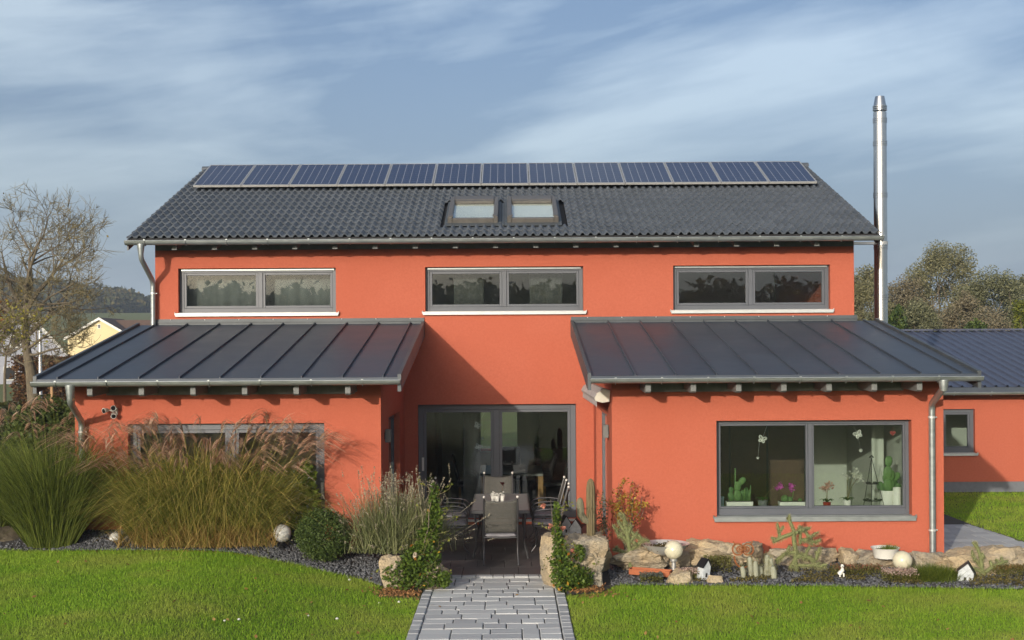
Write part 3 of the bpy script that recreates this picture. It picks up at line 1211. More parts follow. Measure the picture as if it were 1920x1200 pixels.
# door threshold strip
MB().box(DOOR[0], DOOR[1], Y_MAIN - 0.05, Y_MAIN - 0.004, 0.085, 0.128).build("threshold", M['alu'], HOUSE)

# --- tiled roof
ROOF = MB().prism_x([(E_Y + 0.06, E_Z - 0.07), (R_Y, R_Z - 0.06), (33.9, E_Z + 0.0), (33.9, E_Z - 0.10), (R_Y, R_Z - 0.14), (E_Y + 0.10, E_Z - 0.10)], RX0 + 0.03, RX1 - 0.03).build("roof", M['batten'], HOUSE)
NT = 46
TW = (RX1 - RX0) / NT
TL = 0.33
HUMPS = 2


def tile_profile(u):      # height over the tile's width
    t = (u * HUMPS) % 1.0
    if u >= 0.999:
        t = 1.0
    h = 0.0
    if 0.30 < t < 0.88:
        h = 0.048 * math.sin((t - 0.30) / 0.58 * math.pi) ** 0.8
    return h


US = [0, .07, .15, .20, .25, .30, .36, .43, .50, .57, .65, .70, .75, .80, .86, .93, 1.0]


def tile_local(width=TW, length=0.372):
    V, Fq = [], []
    k = len(US)
    rows = [(0.0, 0.034), (0.01, 0.040), (length, 0.004)]
    for v, w in rows:
        for u in US:
            h = tile_profile(u) + w
            V.append((u * width, v, h))
    for u in US:                       # front lip
        V.append((u * width, 0.0, tile_profile(u) + 0.034 - 0.024))
    for r in range(2):
        for i in range(k - 1):
            Fq.append((r * k + i, r * k + i + 1, (r + 1) * k + i + 1, (r + 1) * k + i))
    for i in range(k - 1):
        Fq.append((3 * k + i, 3 * k + i + 1, i + 1, i))
    V = np.array(V)
    out = np.stack([V[:, 0], V[:, 1] * CO - V[:, 2] * SI, V[:, 1] * SI + V[:, 2] * CO], 1)
    return out, np.array(Fq)


TV, TQ = tile_local()
tile_me = fast_mesh("roof_tile", TV, [TQ])
tile_me.materials.append(M['tile'])
tile_me.polygons.foreach_set("use_smooth", [True] * len(tile_me.polygons))
tile_me.set_sharp_from_angle(angle=math.radians(50))
SKY = []      # skylight footprints in (x0,x1,v0,v1), v along the slope
for (xa, xb) in ((P(840, 400, 23.5).x, P(934, 400, 23.5).x), (P(951, 400, 23.5).x, P(1047, 400, 23.5).x)):
    SKY.append((xa, xb, 0.85, 2.55))


def tile_open(x, v):
    for a, b, c, d in SKY:
        if a - 0.16 < x < b + 0.16 and c - 0.25 < v < d + 0.02:
            return True
    return SKY[0][0] < x < SKY[1][1] and 0.60 < v < 2.57


rows = 18
count = 0
field = []
rnd = random.Random(21)
for j in range(rows):
    for i in range(NT):
        x = RX0 + i * TW
        v = j * TL
        if tile_open(x + TW / 2, v + TL / 2):
            continue
        loc = np.array([x, E_Y + v * CO, E_Z + v * SI])
        jz = rnd.uniform(-0.002, 0.002)
        if count < 292 and j < 7:
            o = bpy.data.objects.new("roof_tile", tile_me)
            COL.objects.link(o)
            o.parent = ROOF
            o.location = Vector((loc[0], loc[1] - 21, loc[2] + jz))
            o.rotation_euler = (rnd.gauss(0, 0.004), rnd.gauss(0, 0.004), 0)
            count += 1
        else:
            field.append((TV + loc + np.array([0, 0, jz]), TQ))
o = veg("roof_tile_field", field, M['tile_is'], ROOF)
o.data.polygons.foreach_set("use_smooth", [True] * len(o.data.polygons))
o.data.set_sharp_from_angle(angle=math.radians(50))
tag(o, kind="stuff")
mb = MB()
mb.prism_x([(R_Y - 0.02, R_Z + 0.03), (34.0, E_Z + 0.02), (34.0, E_Z - 0.02), (R_Y - 0.02, R_Z - 0.02)], RX0, RX1)
mb.build("rear_roof_slope", M['tile'], ROOF)
ridge_me = None
for i in range(34):
    x0 = RX0 + i * (RX1 - RX0) / 34
    L = (RX1 - RX0) / 34 + 0.03
    if ridge_me is None:
        m_ = MB()
        arc = [(0.125 * math.cos(a), 0.095 * math.sin(a)) for a in [math.pi * k / 8 for k in range(9)]]
        m_.prism_x([(y, z) for y, z in arc], 0, L)
        ridge_me = m_.mesh("ridge_tile")
        ridge_me.materials.append(M['tile'])
    o = bpy.data.objects.new("ridge_tile", ridge_me)
    COL.objects.link(o)
    o.parent = ROOF
    o.location = (x0, R_Y - 21, R_Z + 0.0)
    o.rotation_euler = (0, -0.006, 0)
# verge boards
for x in (RX0 + 0.0, RX1 - 0.035):
    MB().prism_x([(E_Y + 0.02, E_Z - 0.01), (R_Y, R_Z - 0.005), (R_Y, R_Z - 0.2), (E_Y + 0.02, E_Z - 0.2)], x, x + 0.028).build("verge_board", M['seam_edge'], ROOF)
# snow-guard / slate-grey eaves mesh
MB().box(RX0 + 0.04, RX1 - 0.04, E_Y + 0.03, E_Y + 0.05, E_Z - 0.09, E_Z + 0.012).build("eaves_board", M['batten'], ROOF)


# --- gutters
def gutter(x0, x1, yb, zt_, r=0.066, step=0.8, name="gutter"):
    mb = MB()
    prof = []
    n = 10
    yc = yb - r
    for k in range(n + 1):
        a = math.pi + math.pi * k / n
        prof.append((yc + r * math.cos(a), zt_ + r * math.sin(a)))
    inner = []
    for k in range(n, -1, -1):
        a = math.pi + math.pi * k / n
        inner.append((yc + (r - 0.004) * math.cos(a), zt_ + (r - 0.004) * math.sin(a)))
    V, Fq = [], []
    poly = prof + inner
    k = len(poly)
    for x in (x0, x1):
        for y, z in poly:
            V.append((x, y, z))
    for i in range(k):
        Fq.append((i, (i + 1) % k, (i + 1) % k + k, i + k))
    mb.add(V, Fq)
    mb.tube([(x0, yb - 2 * r, zt_ + 0.002), (x1, yb - 2 * r, zt_ + 0.002)], 0.010, 8)
    for x in (x0, x1):      # end caps
        mb.prism_x(prof, x - 0.003, x + 0.003)
    g = autosmooth(mb.build(name, M['zinc'], HOUSE))
    x = x0 + 0.35
    me = None
    while x < x1:
        b = MB()
        pts = [(x, yc + (r + 0.006) * math.cos(math.pi + math.pi * t / 8), zt_ + (r + 0.006) * math.sin(math.pi + math.pi * t / 8)) for t in range(9)]
        for p, q in zip(pts[:-1], pts[1:]):
            b.bar(p, q, 0.026, 0.004, up=(1, 0, 0.001))
        b.box(x - 0.013, x + 0.013, yb - 2 * r - 0.012, yb - 2 * r + 0.02, zt_ + 0.010, zt_ + 0.022)
        b.build("gutter_bracket", M['zinc'], g)
        x += step
    return g


G_Z = E_Z - 0.045
gutter(RX0 - 0.01, RX1 + 0.02, E_Y + 0.03, G_Z, 0.07, 0.72)
LZ = 2.785
LL0, LL1 = -6.74, -1.57
LR0, LR1 = 1.11, 6.64
gutter(LL0 - 0.02, LL1 + 0.01, 18.13, LZ, 0.062, 0.72)
gutter(LR0 + 0.02, LR1 + 0.02, 18.13, LZ, 0.062, 0.65)


# --- downpipes
def downpipe(pts, r, clamps, label=None):
    P2 = [Vector(p) for p in pts]
    # round the bends
    out = [P2[0]]
    for i in range(1, len(P2) - 1):
        a, b, c = P2[i - 1], P2[i], P2[i + 1]
        d = min(0.09, (a - b).length * 0.4, (c - b).length * 0.4)
        p0 = b + (a - b).normalized() * d
        p1 = b + (c - b).normalized() * d
        for t in (0, .25, .5, .75, 1):
            out.append(p0.lerp(b, t).lerp(b.lerp(p1, t), t))
    out.append(P2[-1])
    mb = MB().tube(out, r, 14)
    # outlet funnel
    mb.lathe([(r * 1.05, -0.14), (r * 1.12, -0.12), (r * 1.5, 0.0), (r * 1.5, 0.02)], P2[0], 14)
    d = autosmooth(mb.build("downpipe", M['zinc'], HOUSE))
    for z, p in clamps:
        b = MB()
        b.lathe([(r + 0.002, -0.016), (r + 0.008, -0.014), (r + 0.008, 0.014), (r + 0.002, 0.016)], (p[0], p[1], z), 14)
        b.tube([(p[0] + r, p[1], z), (p[0] + r + 0.03, p[1], z)], 0.009, 6)
        b.tube([(p[0], p[1] + r, z), (p[0], p[1] + r + 0.06, z)], 0.008, 6)
        b.build("pipe_clamp", M['sill'], d)
    return d


gy = E_Y + 0.03 - 0.07
xa = P(264, 460, gy).x
xb = P(287.5, 560, 23.12).x
downpipe([(xa, gy, G_Z - 0.07), (xa, gy, G_Z - 0.30), (xb, 23.10, G_Z - 0.68), (xb, 23.10, 3.62)], 0.045, [(4.25, (xb, 23.10))])
xa = P(131, 720, 18.06).x
xb = P(152, 790, 18.9).x
downpipe([(xa, 18.06, LZ - 0.06), (xa, 18.06, LZ - 0.28), (xb, 18.92, LZ - 0.60), (xb, 18.92, 0.50)], 0.045, [(2.03, (xb, 18.92)), (0.66, (xb, 18.92))])
xa = P(1769, 715, 18.06).x
xb = P(1748, 790, 18.9).x
downpipe([(xa, 18.06, LZ - 0.06), (xa, 18.06, LZ - 0.16), (xb, 18.92, LZ - 0.42), (xb, 18.92, 0.02)], 0.047, [(2.17, (xb, 18.92)), (0.50, (xb, 18.92))])

# --- rafters
for i in range(18):
    x = P(327.5, 463, 22.75).x + i * 0.713
    if x > WR - 0.1: break
    MB().prism_x([(22.72, E_Z - 0.185), (22.72, E_Z - 0.06 - 0.01), (23.19, E_Z + 0.06), (23.19, E_Z - 0.07)], x - 0.045, x + 0.045).build("rafter", M['rafter'], HOUSE)
MB().box(WL + 0.02, WR - 0.02, Y_MAIN - 0.03, Y_MAIN - 0.003, E_Z - 0.16, E_Z + 0.03).build("eaves_board", M['soffit'], HOUSE)
MB().prism_x([(22.66, E_Z - 0.055), (23.18, E_Z + 0.125), (23.18, E_Z + 0.11), (22.66, E_Z - 0.07)], RX0 + 0.05, RX1 - 0.05).build("soffit", M['rafter'], HOUSE)


def wing_rafters(xs, xa, xb):
    for x in xs:
        yF = 18.22
        zt_ = lean_z(yF) - 0.04
        poly = [(yF, zt_), (Y_ANX - 0.002, lean_z(Y_ANX) - 0.04), (Y_ANX - 0.002, 2.60), (yF + 0.05, 2.575), (yF, 2.598)]
        bevel(MB().prism_x(poly, x - 0.039, x + 0.039).build("rafter", M['rafter'], HOUSE), 0.003)
    xs2 = [xa] + list(xs) + [xb]
    MB().box(xs2[1], xs2[-2], Y_ANX - 0.03, Y_ANX - 0.004, 2.565, 2.86).build("eaves_board", M['soffit'], HOUSE)
    MB().prism_x([(18.25, lean_z(18.25) - 0.012), (Y_ANX - 0.005, lean_z(Y_ANX) - 0.012), (Y_ANX - 0.005, lean_z(Y_ANX) - 0.036), (18.25, lean_z(18.25) - 0.036)], xa + 0.05, xb - 0.05).build("soffit", M['rafter'], HOUSE)


wing_rafters([P(168, 735, 18.22).x + 0.735 * i for i in range(6)], LL0, LL1)
wing_rafters([P(1215.5, 735, 18.22).x + 0.644 * i for i in range(7)], LR0, LR1)


# --- standing seam roofs of the wings
def lean_roof(x0, x1, first, pitch, label):
    yE, yT = 18.12, Y_MAIN - 0.012

    def zt_(y): return 2.832 + (y - 18.15) * 0.168
    deck = MB().prism_x([(yE + 0.03, zt_(yE + 0.03) - 0.006), (yT, zt_(yT) - 0.006), (yT, zt_(yT) - 0.05), (yE + 0.03, zt_(yE + 0.03) - 0.05)], x0 + 0.02, x1 - 0.02).build("lean_to_roof", M['batten'], HOUSE)
    deck["label"] = label
    xs = [x0]
    x = first
    while x < x1 - 0.05:
        xs.append(x)
        x += pitch
    xs.append(x1)
    for a, b in zip(xs[:-1], xs[1:]):
        mb = MB()
        n = 14
        V, Q = [], []
        for i in range(n + 1):
            y = yE + (yT - yE) * i / n
            for s in range(5):
                t = s / 4
                xx = a + 0.002 + (b - a - 0.004) * t
                wob = 0.0045 * mnoise.noise(Vector((xx * 1.7, y * 1.1, 3.0))) + 0.0015 * math.sin(t * math.pi)
                V.append((xx, y, zt_(y) + wob))
        for i in range(n):
            for s in range(4):
                k = i * 5 + s
                Q.append((k, k + 1, k + 6, k + 5))
        mb.add(V, Q)
        # turned-down front edge
        mb.add([(a, yE - 0.002, zt_(yE)), (b, yE - 0.002, zt_(yE)), (b, yE - 0.002, zt_(yE) - 0.035), (a, yE - 0.002, zt_(yE) - 0.035)], [(3, 2, 1, 0)])
        o = mb.build("roof_panel", M['seam'], deck)
        o.data.polygons.foreach_set("use_smooth", [True] * len(o.data.polygons))
    for xq in xs[1:-1]:
        b = MB().prism_x([(yE, zt_(yE) - 0.005), (yT, zt_(yT) - 0.005), (yT, zt_(yT) + 0.03), (yE, zt_(yE) + 0.03)], xq - 0.006, xq + 0.006)
        b.prism_x([(yE, zt_(yE) + 0.026), (yT, zt_(yT) + 0.026), (yT, zt_(yT) + 0.033), (yE, zt_(yE) + 0.033)], xq - 0.010, xq + 0.010)
        b.build("standing_seam", M['seam'], deck)
    for xq, s in ((x0, -1), (x1, 1)):
        xa_, xb_ = (xq - 0.02, xq + 0.03) if s < 0 else (xq - 0.03, xq + 0.02)
        # verge with its deep side face
        MB().prism_x([(yE - 0.01, zt_(yE) - 0.20), (yT, zt_(yT) - 0.24), (yT, zt_(yT) + 0.045), (yE - 0.01, zt_(yE) + 0.045)], xa_, xb_).build("verge", M['seam_edge'] if False else M['flash'], deck)
    # flashing against the main wall (only where the wall stands)
    fa, fb = max(x0 - 0.01, WL - 0.02), min(x1 + 0.01, WR + 0.05)
    f = MB().box(fa, fb, Y_MAIN - 0.028, Y_MAIN - 0.004, zt_(yT) + 0.0, zt_(yT) + 0.105)
    f.box(fa, fb, Y_MAIN - 0.05, Y_MAIN - 0.028, zt_(yT) + 0.04, zt_(yT) + 0.052)
    fl = f.build("flashing", M['flash'], deck)
    x = fa + 0.3
    while x < fb:
        MB().ball((x, Y_MAIN - 0.032, zt_(yT) + 0.092), 0.011, 6, 4).build("screw_cap", M['sill'], deck)
        x += 0.62
    return deck


lean_roof(LL0, LL1, -6.42, 0.5765, "dark standing seam roof of the left wing")
lean_roof(LR0, LR1, 1.765, 0.578, "dark standing seam roof of the right wing")


# --- skylights
def slope_pt(x, v, w):
    return (x, E_Y + v * CO - w * SI, E_Z + v * SI + w * CO)


def slope_box(mb, x0, x1, v0, v1, w0, w1, mi=0):
    v = [slope_pt(x0, v0, w0), slope_pt(x1, v0, w0), slope_pt(x1, v1, w0), slope_pt(x0, v1, w0), slope_pt(x0, v0, w1), slope_pt(x1, v0, w1), slope_pt(x1, v1, w1), slope_pt(x0, v1, w1)]
    return mb.add(v, [(0, 3, 2, 1), (4, 5, 6, 7), (0, 1, 5, 4), (1, 2, 6, 5), (2, 3, 7, 6), (3, 0, 4, 7)], mi)


for (a, b, c, d), lab in zip(SKY, ("left roof window", "right roof window")):
    m_ = MB()
    fw = 0.085
    slope_box(m_, a, a + fw, c, d, 0.0, 0.155)
    slope_box(m_, b - fw, b, c, d, 0.0, 0.155)
    slope_box(m_, a + fw, b - fw, c, c + fw, 0.0, 0.125)
    slope_box(m_, a + fw, b - fw, d - 0.34, d, 0.0, 0.17)
    s = bevel(m_.build("skylight", M['bronze'], HOUSE), 0.01)
    s["label"] = lab
    m_ = MB()
    slope_box(m_, a + fw, b - fw, c + fw, d - 0.34, 0.105, 0.112)
    m_.build("pane", M['glass2'], s)
    m_ = MB()
    slope_box(m_, a + fw, b - fw, c + fw + .12, d - 0.34, 0.080, 0.085)
    m_.build("roller_blind", M['blind'], s)
    m_ = MB()
    slope_box(m_, a + fw + 0.01, b - fw - 0.01, d - 0.42, d - 0.345, 0.11, 0.16)
    m_.build("shutter_box", M['bronze'], s)
    for xx in (a + 0.02, b - 0.10):
        m_ = MB()
        slope_box(m_, xx, xx + 0.08, c + 0.02, c + 0.16, 0.156, 0.172)
        m_.build("corner_cover", M['bronze'], s)
    m_ = MB()
    slope_box(m_, a - 0.05, b + 0.05, c - 0.18, c - 0.002, 0.03, 0.045)
    slope_box(m_, a - 0.055, a - 0.002, c, d, 0.0, 0.05)
    slope_box(m_, b + 0.002, b + 0.055, c, d, 0.0, 0.05)
    m_.build("flashing", M['flash'], s)
m_ = MB()
slope_box(m_, SKY[0][1] + 0.06, SKY[1][0] - 0.06, 0.75, 2.5, 0.0, 0.035)
m_.build("valley_flashing", M['flash'], HOUSE)
m_ = MB()
slope_box(m_, SKY[0][0] - 0.14, SKY[1][1] + 0.14, 0.58, 2.6, -0.05, -0.03)
m_.build("skylight_underlay", M['batten'], HOUSE)

# ================================================================== solar panels
ordinal = ["leftmost", "second", "third", "fourth", "fifth", "sixth", "middle", "sixth", "fifth", "fourth", "third", "second", "rightmost"]
sx0 = P(362, 346, 26.0).x
sx1 = P(1533, 340, 26.0).x
PIT = (sx1 - sx0) / 13
pb = Vector((0, 26.0, 6.565))
pt_ = Vector((0, 27.54, 7.20))
sd = (pt_ - pb).normalized()
sn = Vector((0, -sd.z, sd.y))
PL = (pt_ - pb).length
fme = cme = None
for i in range(13):
    if i == 0: lab = "leftmost solar panel in the row along the ridge"
    elif i == 12: lab = "rightmost solar panel in the row along the ridge"
    elif i == 6: lab = "middle solar panel of the thirteen along the ridge"
    elif i < 6: lab = f"{ordinal[i]} solar panel from the left in the ridge row"
    else: lab = f"{ordinal[i]} solar panel from the right in the ridge row"
    e = empty("solar_panel", (sx0 + i * PIT, pb.y, pb.z), 0, lab, "solar panel", "solar panels along the ridge")
    w = PIT - 0.012
    if fme is None:
        def q(u, v, n_):
            p = sd * v + sn * n_
            return (u, p.y, p.z)

        def sbox(mb, u0, u1, v0, v1, n0, n1):
            vv = [q(u0, v0, n0), q(u1, v0, n0), q(u1, v1, n0), q(u0, v1, n0), q(u0, v0, n1), q(u1, v0, n1), q(u1, v1, n1), q(u0, v1, n1)]
            mb.add(vv, [(0, 3, 2, 1), (4, 5, 6, 7), (0, 1, 5, 4), (1, 2, 6, 5), (2, 3, 7, 6), (3, 0, 4, 7)])
        m_ = MB()
        t = 0.022
        sbox(m_, 0, t, 0, PL, -0.04, 0.004)
        sbox(m_, w - t, w, 0, PL, -0.04, 0.004)
        sbox(m_, t, w - t, 0, t, -0.04, 0.004)
        sbox(m_, t, w - t, PL - t, PL, -0.04, 0.004)
        fme = m_.mesh("panel_frame")
        fme.materials.append(M['alu'])
        cme = bpy.data.meshes.new("cell_glass")
        vv = [q(t, t, 0), q(w - t, t, 0), q(w - t, PL - t, 0), q(t, PL - t, 0), q(t, t, -0.03), q(w - t, t, -0.03), q(w - t, PL - t, -0.03), q(t, PL - t, -0.03)]
        cme.from_pydata(vv, [], [(0, 1, 2, 3), (7, 6, 5, 4)])
        uv = cme.uv_layers.new()
        for li, c in enumerate([(0, 0), (1, 0), (1, 1), (0, 1)]):
            uv.data[li].uv = c
        cme.materials.append(M['solar'])
        m_ = MB()
        for vv in (0.35, 1.3):
            for uu in (0.02,):
                m_.box(uu, uu + 0.04, sd.y * vv - 0.02, sd.y * vv + 0.02, sd.z * vv - 0.22, sd.z * vv - 0.03)
        sbox(m_, 0, PIT, 0.33, 0.37, -0.085, -0.042)
        sbox(m_, 0, PIT, 1.28, 1.32, -0.085, -0.042)
        rme = m_.mesh("mounting_rail")
        rme.materials.append(M['alu'])
    for nm, me in (("panel_frame", fme), ("cell_glass", cme), ("mounting_rail", rme)):
        o = bpy.data.objects.new(nm, me)
        COL.objects.link(o)
        o.parent = e

# ================================================================== flue
fy = 24.3
ft = P(1648.5, 181, fy)
fx = P(1651, 420, fy).x
FL = empty("steel_flue", (fx, fy, -0.1), 0, "tall shiny stainless steel flue beside the right gable", "chimney")
r = 0.124
mb = MB().lathe([(r, 0), (r, ft.z - 0.12 - 0.18 + 0.1)], (fx, fy, -0.1), 28)
autosmooth(mb.build("pipe", M['steel'], FL))
zc_ = ft.z - 0.2
autosmooth(MB().lathe([(r, -0.004), (r * 0.72, 0.19), (r * 0.70, 0.2), (r * 0.64, 0.2), (r * 0.64, 0.1)], (fx, fy, zc_), 28).build("cone_cap", M['steel'], FL))
for py in (203, 226, 269, 366, 463, 557):
    z = P(1651, py, fy).z
    m_ = MB()
    for dz in (-0.035, 0.0, 0.035):
        m_.lathe([(r, -0.014), (r + 0.009, -0.009), (r + 0.009, 0.009), (r, 0.014)], (fx, fy, z + dz), 28)
    autosmooth(m_.build("joint_band", M['steel'], FL))
z = P(1650, 456, fy).z
m_ = MB().box(WR - 0.02, fx - r, fy - 0.05, fy - 0.02, z - 0.025, z + 0.025).box(WR - 0.02, fx - r, fy + 0.02, fy + 0.05, z - 0.025, z + 0.025)
m_.lathe([(r + 0.001, -0.03), (r + 0.012, -0.03), (r + 0.012, 0.03), (r + 0.001, 0.03)], (fx, fy, z), 28)
m_.build("wall_bracket", M['alu'], FL)

# ================================================================== garage
GY = 30.0
GB = P(1850, 920, GY).z
GE = P(1850, 740, 29.7).z
gx0, gx1 = 7.7, 19.0
GAR = empty("garage", (12, 33, GB), 0, "low orange outbuilding with dark ribbed metal roof on the right", "outbuilding")
gw = (P(1765, 767, GY).x, P(1828, 767, GY).x, P(1800, 850, GY).z, P(1800, 767, GY).z)
ZPL = P(1850, 903, GY).z
wall_panel(MB(), gx0, gx1, ZPL, GE + 0.25, GY, GY + 0.3, [gw]).build("wall", M['orange'], GAR)
MB().box(gx0 + 0.02, gx1 - 0.02, GY + 0.015, GY + 0.3, GB - 0.3, ZPL - 0.002).build("plinth", M['plinth'], GAR)
MB().box(gx0, gx0 + 0.3, GY + 0.302, 43, GB - 0.3, GE + 0.25).build("wall", M['orange'], GAR)
MB().box(gx1 - 0.3, gx1, GY + 0.302, 43, GB - 0.3, GE + 0.25).build("wall", M['orange'], GAR)
MB().box(gx0 + 0.302, gx1 - 0.302, 42.7, 43, GB - 0.3, GE + 0.25).build("wall", M['orange'], GAR)
MB().box(gx0 + 0.302, gx1 - 0.302, 31.9, 32.0, GB, GE + 0.2).build("interior_wall", M['inwall'], GAR)
gre = Vector((0, 29.45, P(1850, 722, 29.45).z))
grr = Vector((0, 36.5, P(1800, 618, 36.5).z))
m_ = MB().prism_x([(gre.y, gre.z - 0.05), (grr.y, grr.z - 0.05), (43.6, gre.z), (43.6, gre.z - 0.1), (grr.y, grr.z - 0.2), (gre.y, gre.z - 0.12)], 7.3, 19.4)
GR = m_.build("roof", M['seam_edge'], GAR)
m_ = MB()
V, Q = [], []
x = 7.3
pf = []
while x < 19.4:
    pf += [(x, 0), (x + 0.19, 0), (x + 0.205, 0.04), (x + 0.245, 0.04)]
    x += 0.26
for (x, h) in pf:
    V.append((x, gre.y - 0.02, gre.z - 0.045 + h))
    V.append((x, grr.y, grr.z - 0.045 + h))
for i in range(len(pf) - 1):
    Q.append((2 * i, 2 * i + 2, 2 * i + 3, 2 * i + 1))
m_.add(V, Q)
m_.build("ribbed_sheet", M['trap'], GR)
MB().box(7.3, 19.4, grr.y - 0.12, grr.y + 0.12, grr.z - 0.03, grr.z + 0.02).build("ridge_cap", M['trap'], GR)
MB().box(7.3, 19.4, gre.y - 0.01, gre.y + 0.02, GE + 0.06, gre.z - 0.052).build("fascia", M['seam'], GAR)
hb = HOUSE
HOUSE = GAR
gutter(7.3, 19.4, gre.y + 0.06, GE + 0.06, 0.06, 0.85)
window("window", gw, GY, [], "small window of the outbuilding", rail=False, fw=0.09, recess=0.09)
HOUSE = hb

# ================================================================== TERRACE FURNITURE
def make_chair():
    t = empty("garden_chair", (0, 0, 0))
    for s in (-1, 1):
        m = MB().tube([(s * .25, -.19, .40), (s * .25, -.235, .60), (s * .25, -.30, .84), (s * .245, -.345, 1.00)], .0135, 8)
        autosmooth(m.build("back_post", M['chairmetal'], t, world=False))
        MB().ball((s * .245, -.350, 1.02), .022, 10, 7).build("finial", M['knob'], t, world=False, smooth=True)
        # scrolled front and rear legs
        m = MB().tube([(s * .26, .17, .64), (s * .265, .225, .56), (s * .26, .215, .42), (s * .255, .16, .25), (s * .26, .17, .10), (s * .27, .235, .012)], .012, 8)
        m.ball((s * .27, .235, .014), .014, 8, 5)
        autosmooth(m.build("leg", M['chairmetal'], t, world=False))
        m = MB().tube([(s * .25, -.19, .42), (s * .25, -.15, .30), (s * .25, -.17, .18), (s * .255, -.27, .012)], .0125, 8)
        m.ball((s * .255, -.27, .014), .014, 8, 5)
        autosmooth(m.build("leg", M['chairmetal'], t, world=False))
        m = MB().tube([(s * .25, -.25, .655), (s * .27, -.10, .675), (s * .275, .08, .665), (s * .26, .17, .64)], .012, 8)
        autosmooth(m.build("armrest", M['chairmetal'], t, world=False))
        m = MB().tube([(s * .255, .165, .25), (s * .253, .0, .33), (s * .25, -.15, .27)], .008, 6)
        m.build("stretcher", M['chairmetal'], t, world=False)
    m = MB().tube([(-.25, .2, .405), (.25, .2, .405)], .011, 8).tube([(-.25, -.19, .405), (.25, -.19, .405)], .011, 8)
    m.tube([(-.25, -.19, .405), (-.25, .2, .405)], .011, 8).tube([(.25, -.19, .405), (.25, .2, .405)], .011, 8)
    m.build("seat_frame", M['chairmetal'], t, world=False)
    # woven back, hanging a little between the posts
    V, Q = [], []
    n, k = 8, 8
    for i in range(n + 1):
        u = i / n
        z = .48 + u * .50
        y = -.205 - .14 * u ** 1.1
        for j in range(k + 1):
            v = j / k * 2 - 1
            sag = .028 * (1 - v * v)
            V.append((v * .243, y - sag, z - (.035 * (1 - v * v) if i == n else 0)))
    for i in range(n):
        for j in range(k):
            a = i * (k + 1) + j
            Q.append((a, a + 1, a + k + 2, a + k + 1))
    m = MB().add(V, Q)
    o = m.build("back_mesh", M['mesh'], t, world=False, smooth=True)
    sm = o.modifiers.new("solid", 'SOLIDIFY')
    sm.thickness = .006
    V, Q = [], []
    for i in range(7):
        for j in range(7):
            u, v = i / 6 * 2 - 1, j / 6 * 2 - 1
            V.append((u * .245, .005 + v * .19, .41 - .02 * (1 - u * u)))
    for i in range(6):
        for j in range(6):
            a = i * 7 + j
            Q.append((a, a + 7, a + 8, a + 1))
    o = MB().add(V, Q).build("seat_mesh", M['mesh'], t, world=False, smooth=True)
    sm = o.modifiers.new("solid", 'SOLIDIFY')
    sm.thickness = .006
    return t


def make_cushion(seed):
    rnd_ = random.Random(seed)
    bm = bmesh.new()
    n = 12
    me = bpy.data.meshes.new("seat_cushion")
    V, Q = [], []
    for side in (1, -1):
        for i in range(n + 1):
            for j in range(n + 1):
                u, v = i / n * 2 - 1, j / n * 2 - 1
                e = max(abs(u), abs(v))
                th = .027 * (1 - e ** 6) ** .5
                nz = mnoise.noise(Vector((u * 2.2 + seed * 3, v * 2.2, side)))
                wob = 1 + .02 * mnoise.noise(Vector((u * 3, v * 3, seed)))
                V.append((u * .235 * wob, .0 + v * .225 * wob, .027 + side * th * (1 + .5 * nz) - .012 * (v < -.7) * abs(v + .7)))
    m1 = (n + 1) ** 2
    for s in (0, 1):
        for i in range(n):
            for j in range(n):
                a = s * m1 + i * (n + 1) + j
                q = (a, a + n + 1, a + n + 2, a + 1)
                Q.append(q if s == 0 else q[::-1])
    bm.free()
    me.from_pydata(V, [], Q)
    me.update()
    b2 = bmesh.new()
    b2.from_mesh(me)
    bmesh.ops.remove_doubles(b2, verts=b2.verts, dist=.0008)
    b2.to_mesh(me)
    b2.free()
    me.materials.append(M['cushion'])
    me.polygons.foreach_set("use_smooth", [True] * len(me.polygons))
    o = bpy.data.objects.new("seat_cushion", me)
    COL.objects.link(o)
    return o


TZ = 0.03
chair0 = make_chair()
spots = [(-0.165, 19.08, 0.03, "near end of the terrace table"),
         (-0.24, 21.98, math.pi - 0.04, "far end of the terrace table"),
         (0.56, 20.28, math.pi / 2 - 0.05, "terrace table's right side, nearer one"),
         (0.55, 21.28, math.pi / 2 + 0.03, "terrace table's right side, farther one"),
         (-0.92, 20.22, -math.pi / 2 + 0.04, "terrace table's left side, nearer one"),
         (-0.93, 21.25, -math.pi / 2 - 0.03, "terrace table's left side, farther one")]
for i, (x, y, rz, w) in enumerate(spots):
    c = chair0 if i == 0 else copy_tree(chair0)
    c.location = (x, y, TZ)
    c.rotation_euler = (0, 0, rz)
    tag(c, "metal garden chair with woven back at the " + w, "chair", "garden chairs round the terrace table")
    cu = make_cushion(i + 1)
    cu.location = (x, y, TZ + .410)
    cu.rotation_euler = (0, 0, rz)
    tag(cu, "grey seat cushion on the chair at the " + w, "cushion", "cushions on the garden chairs")

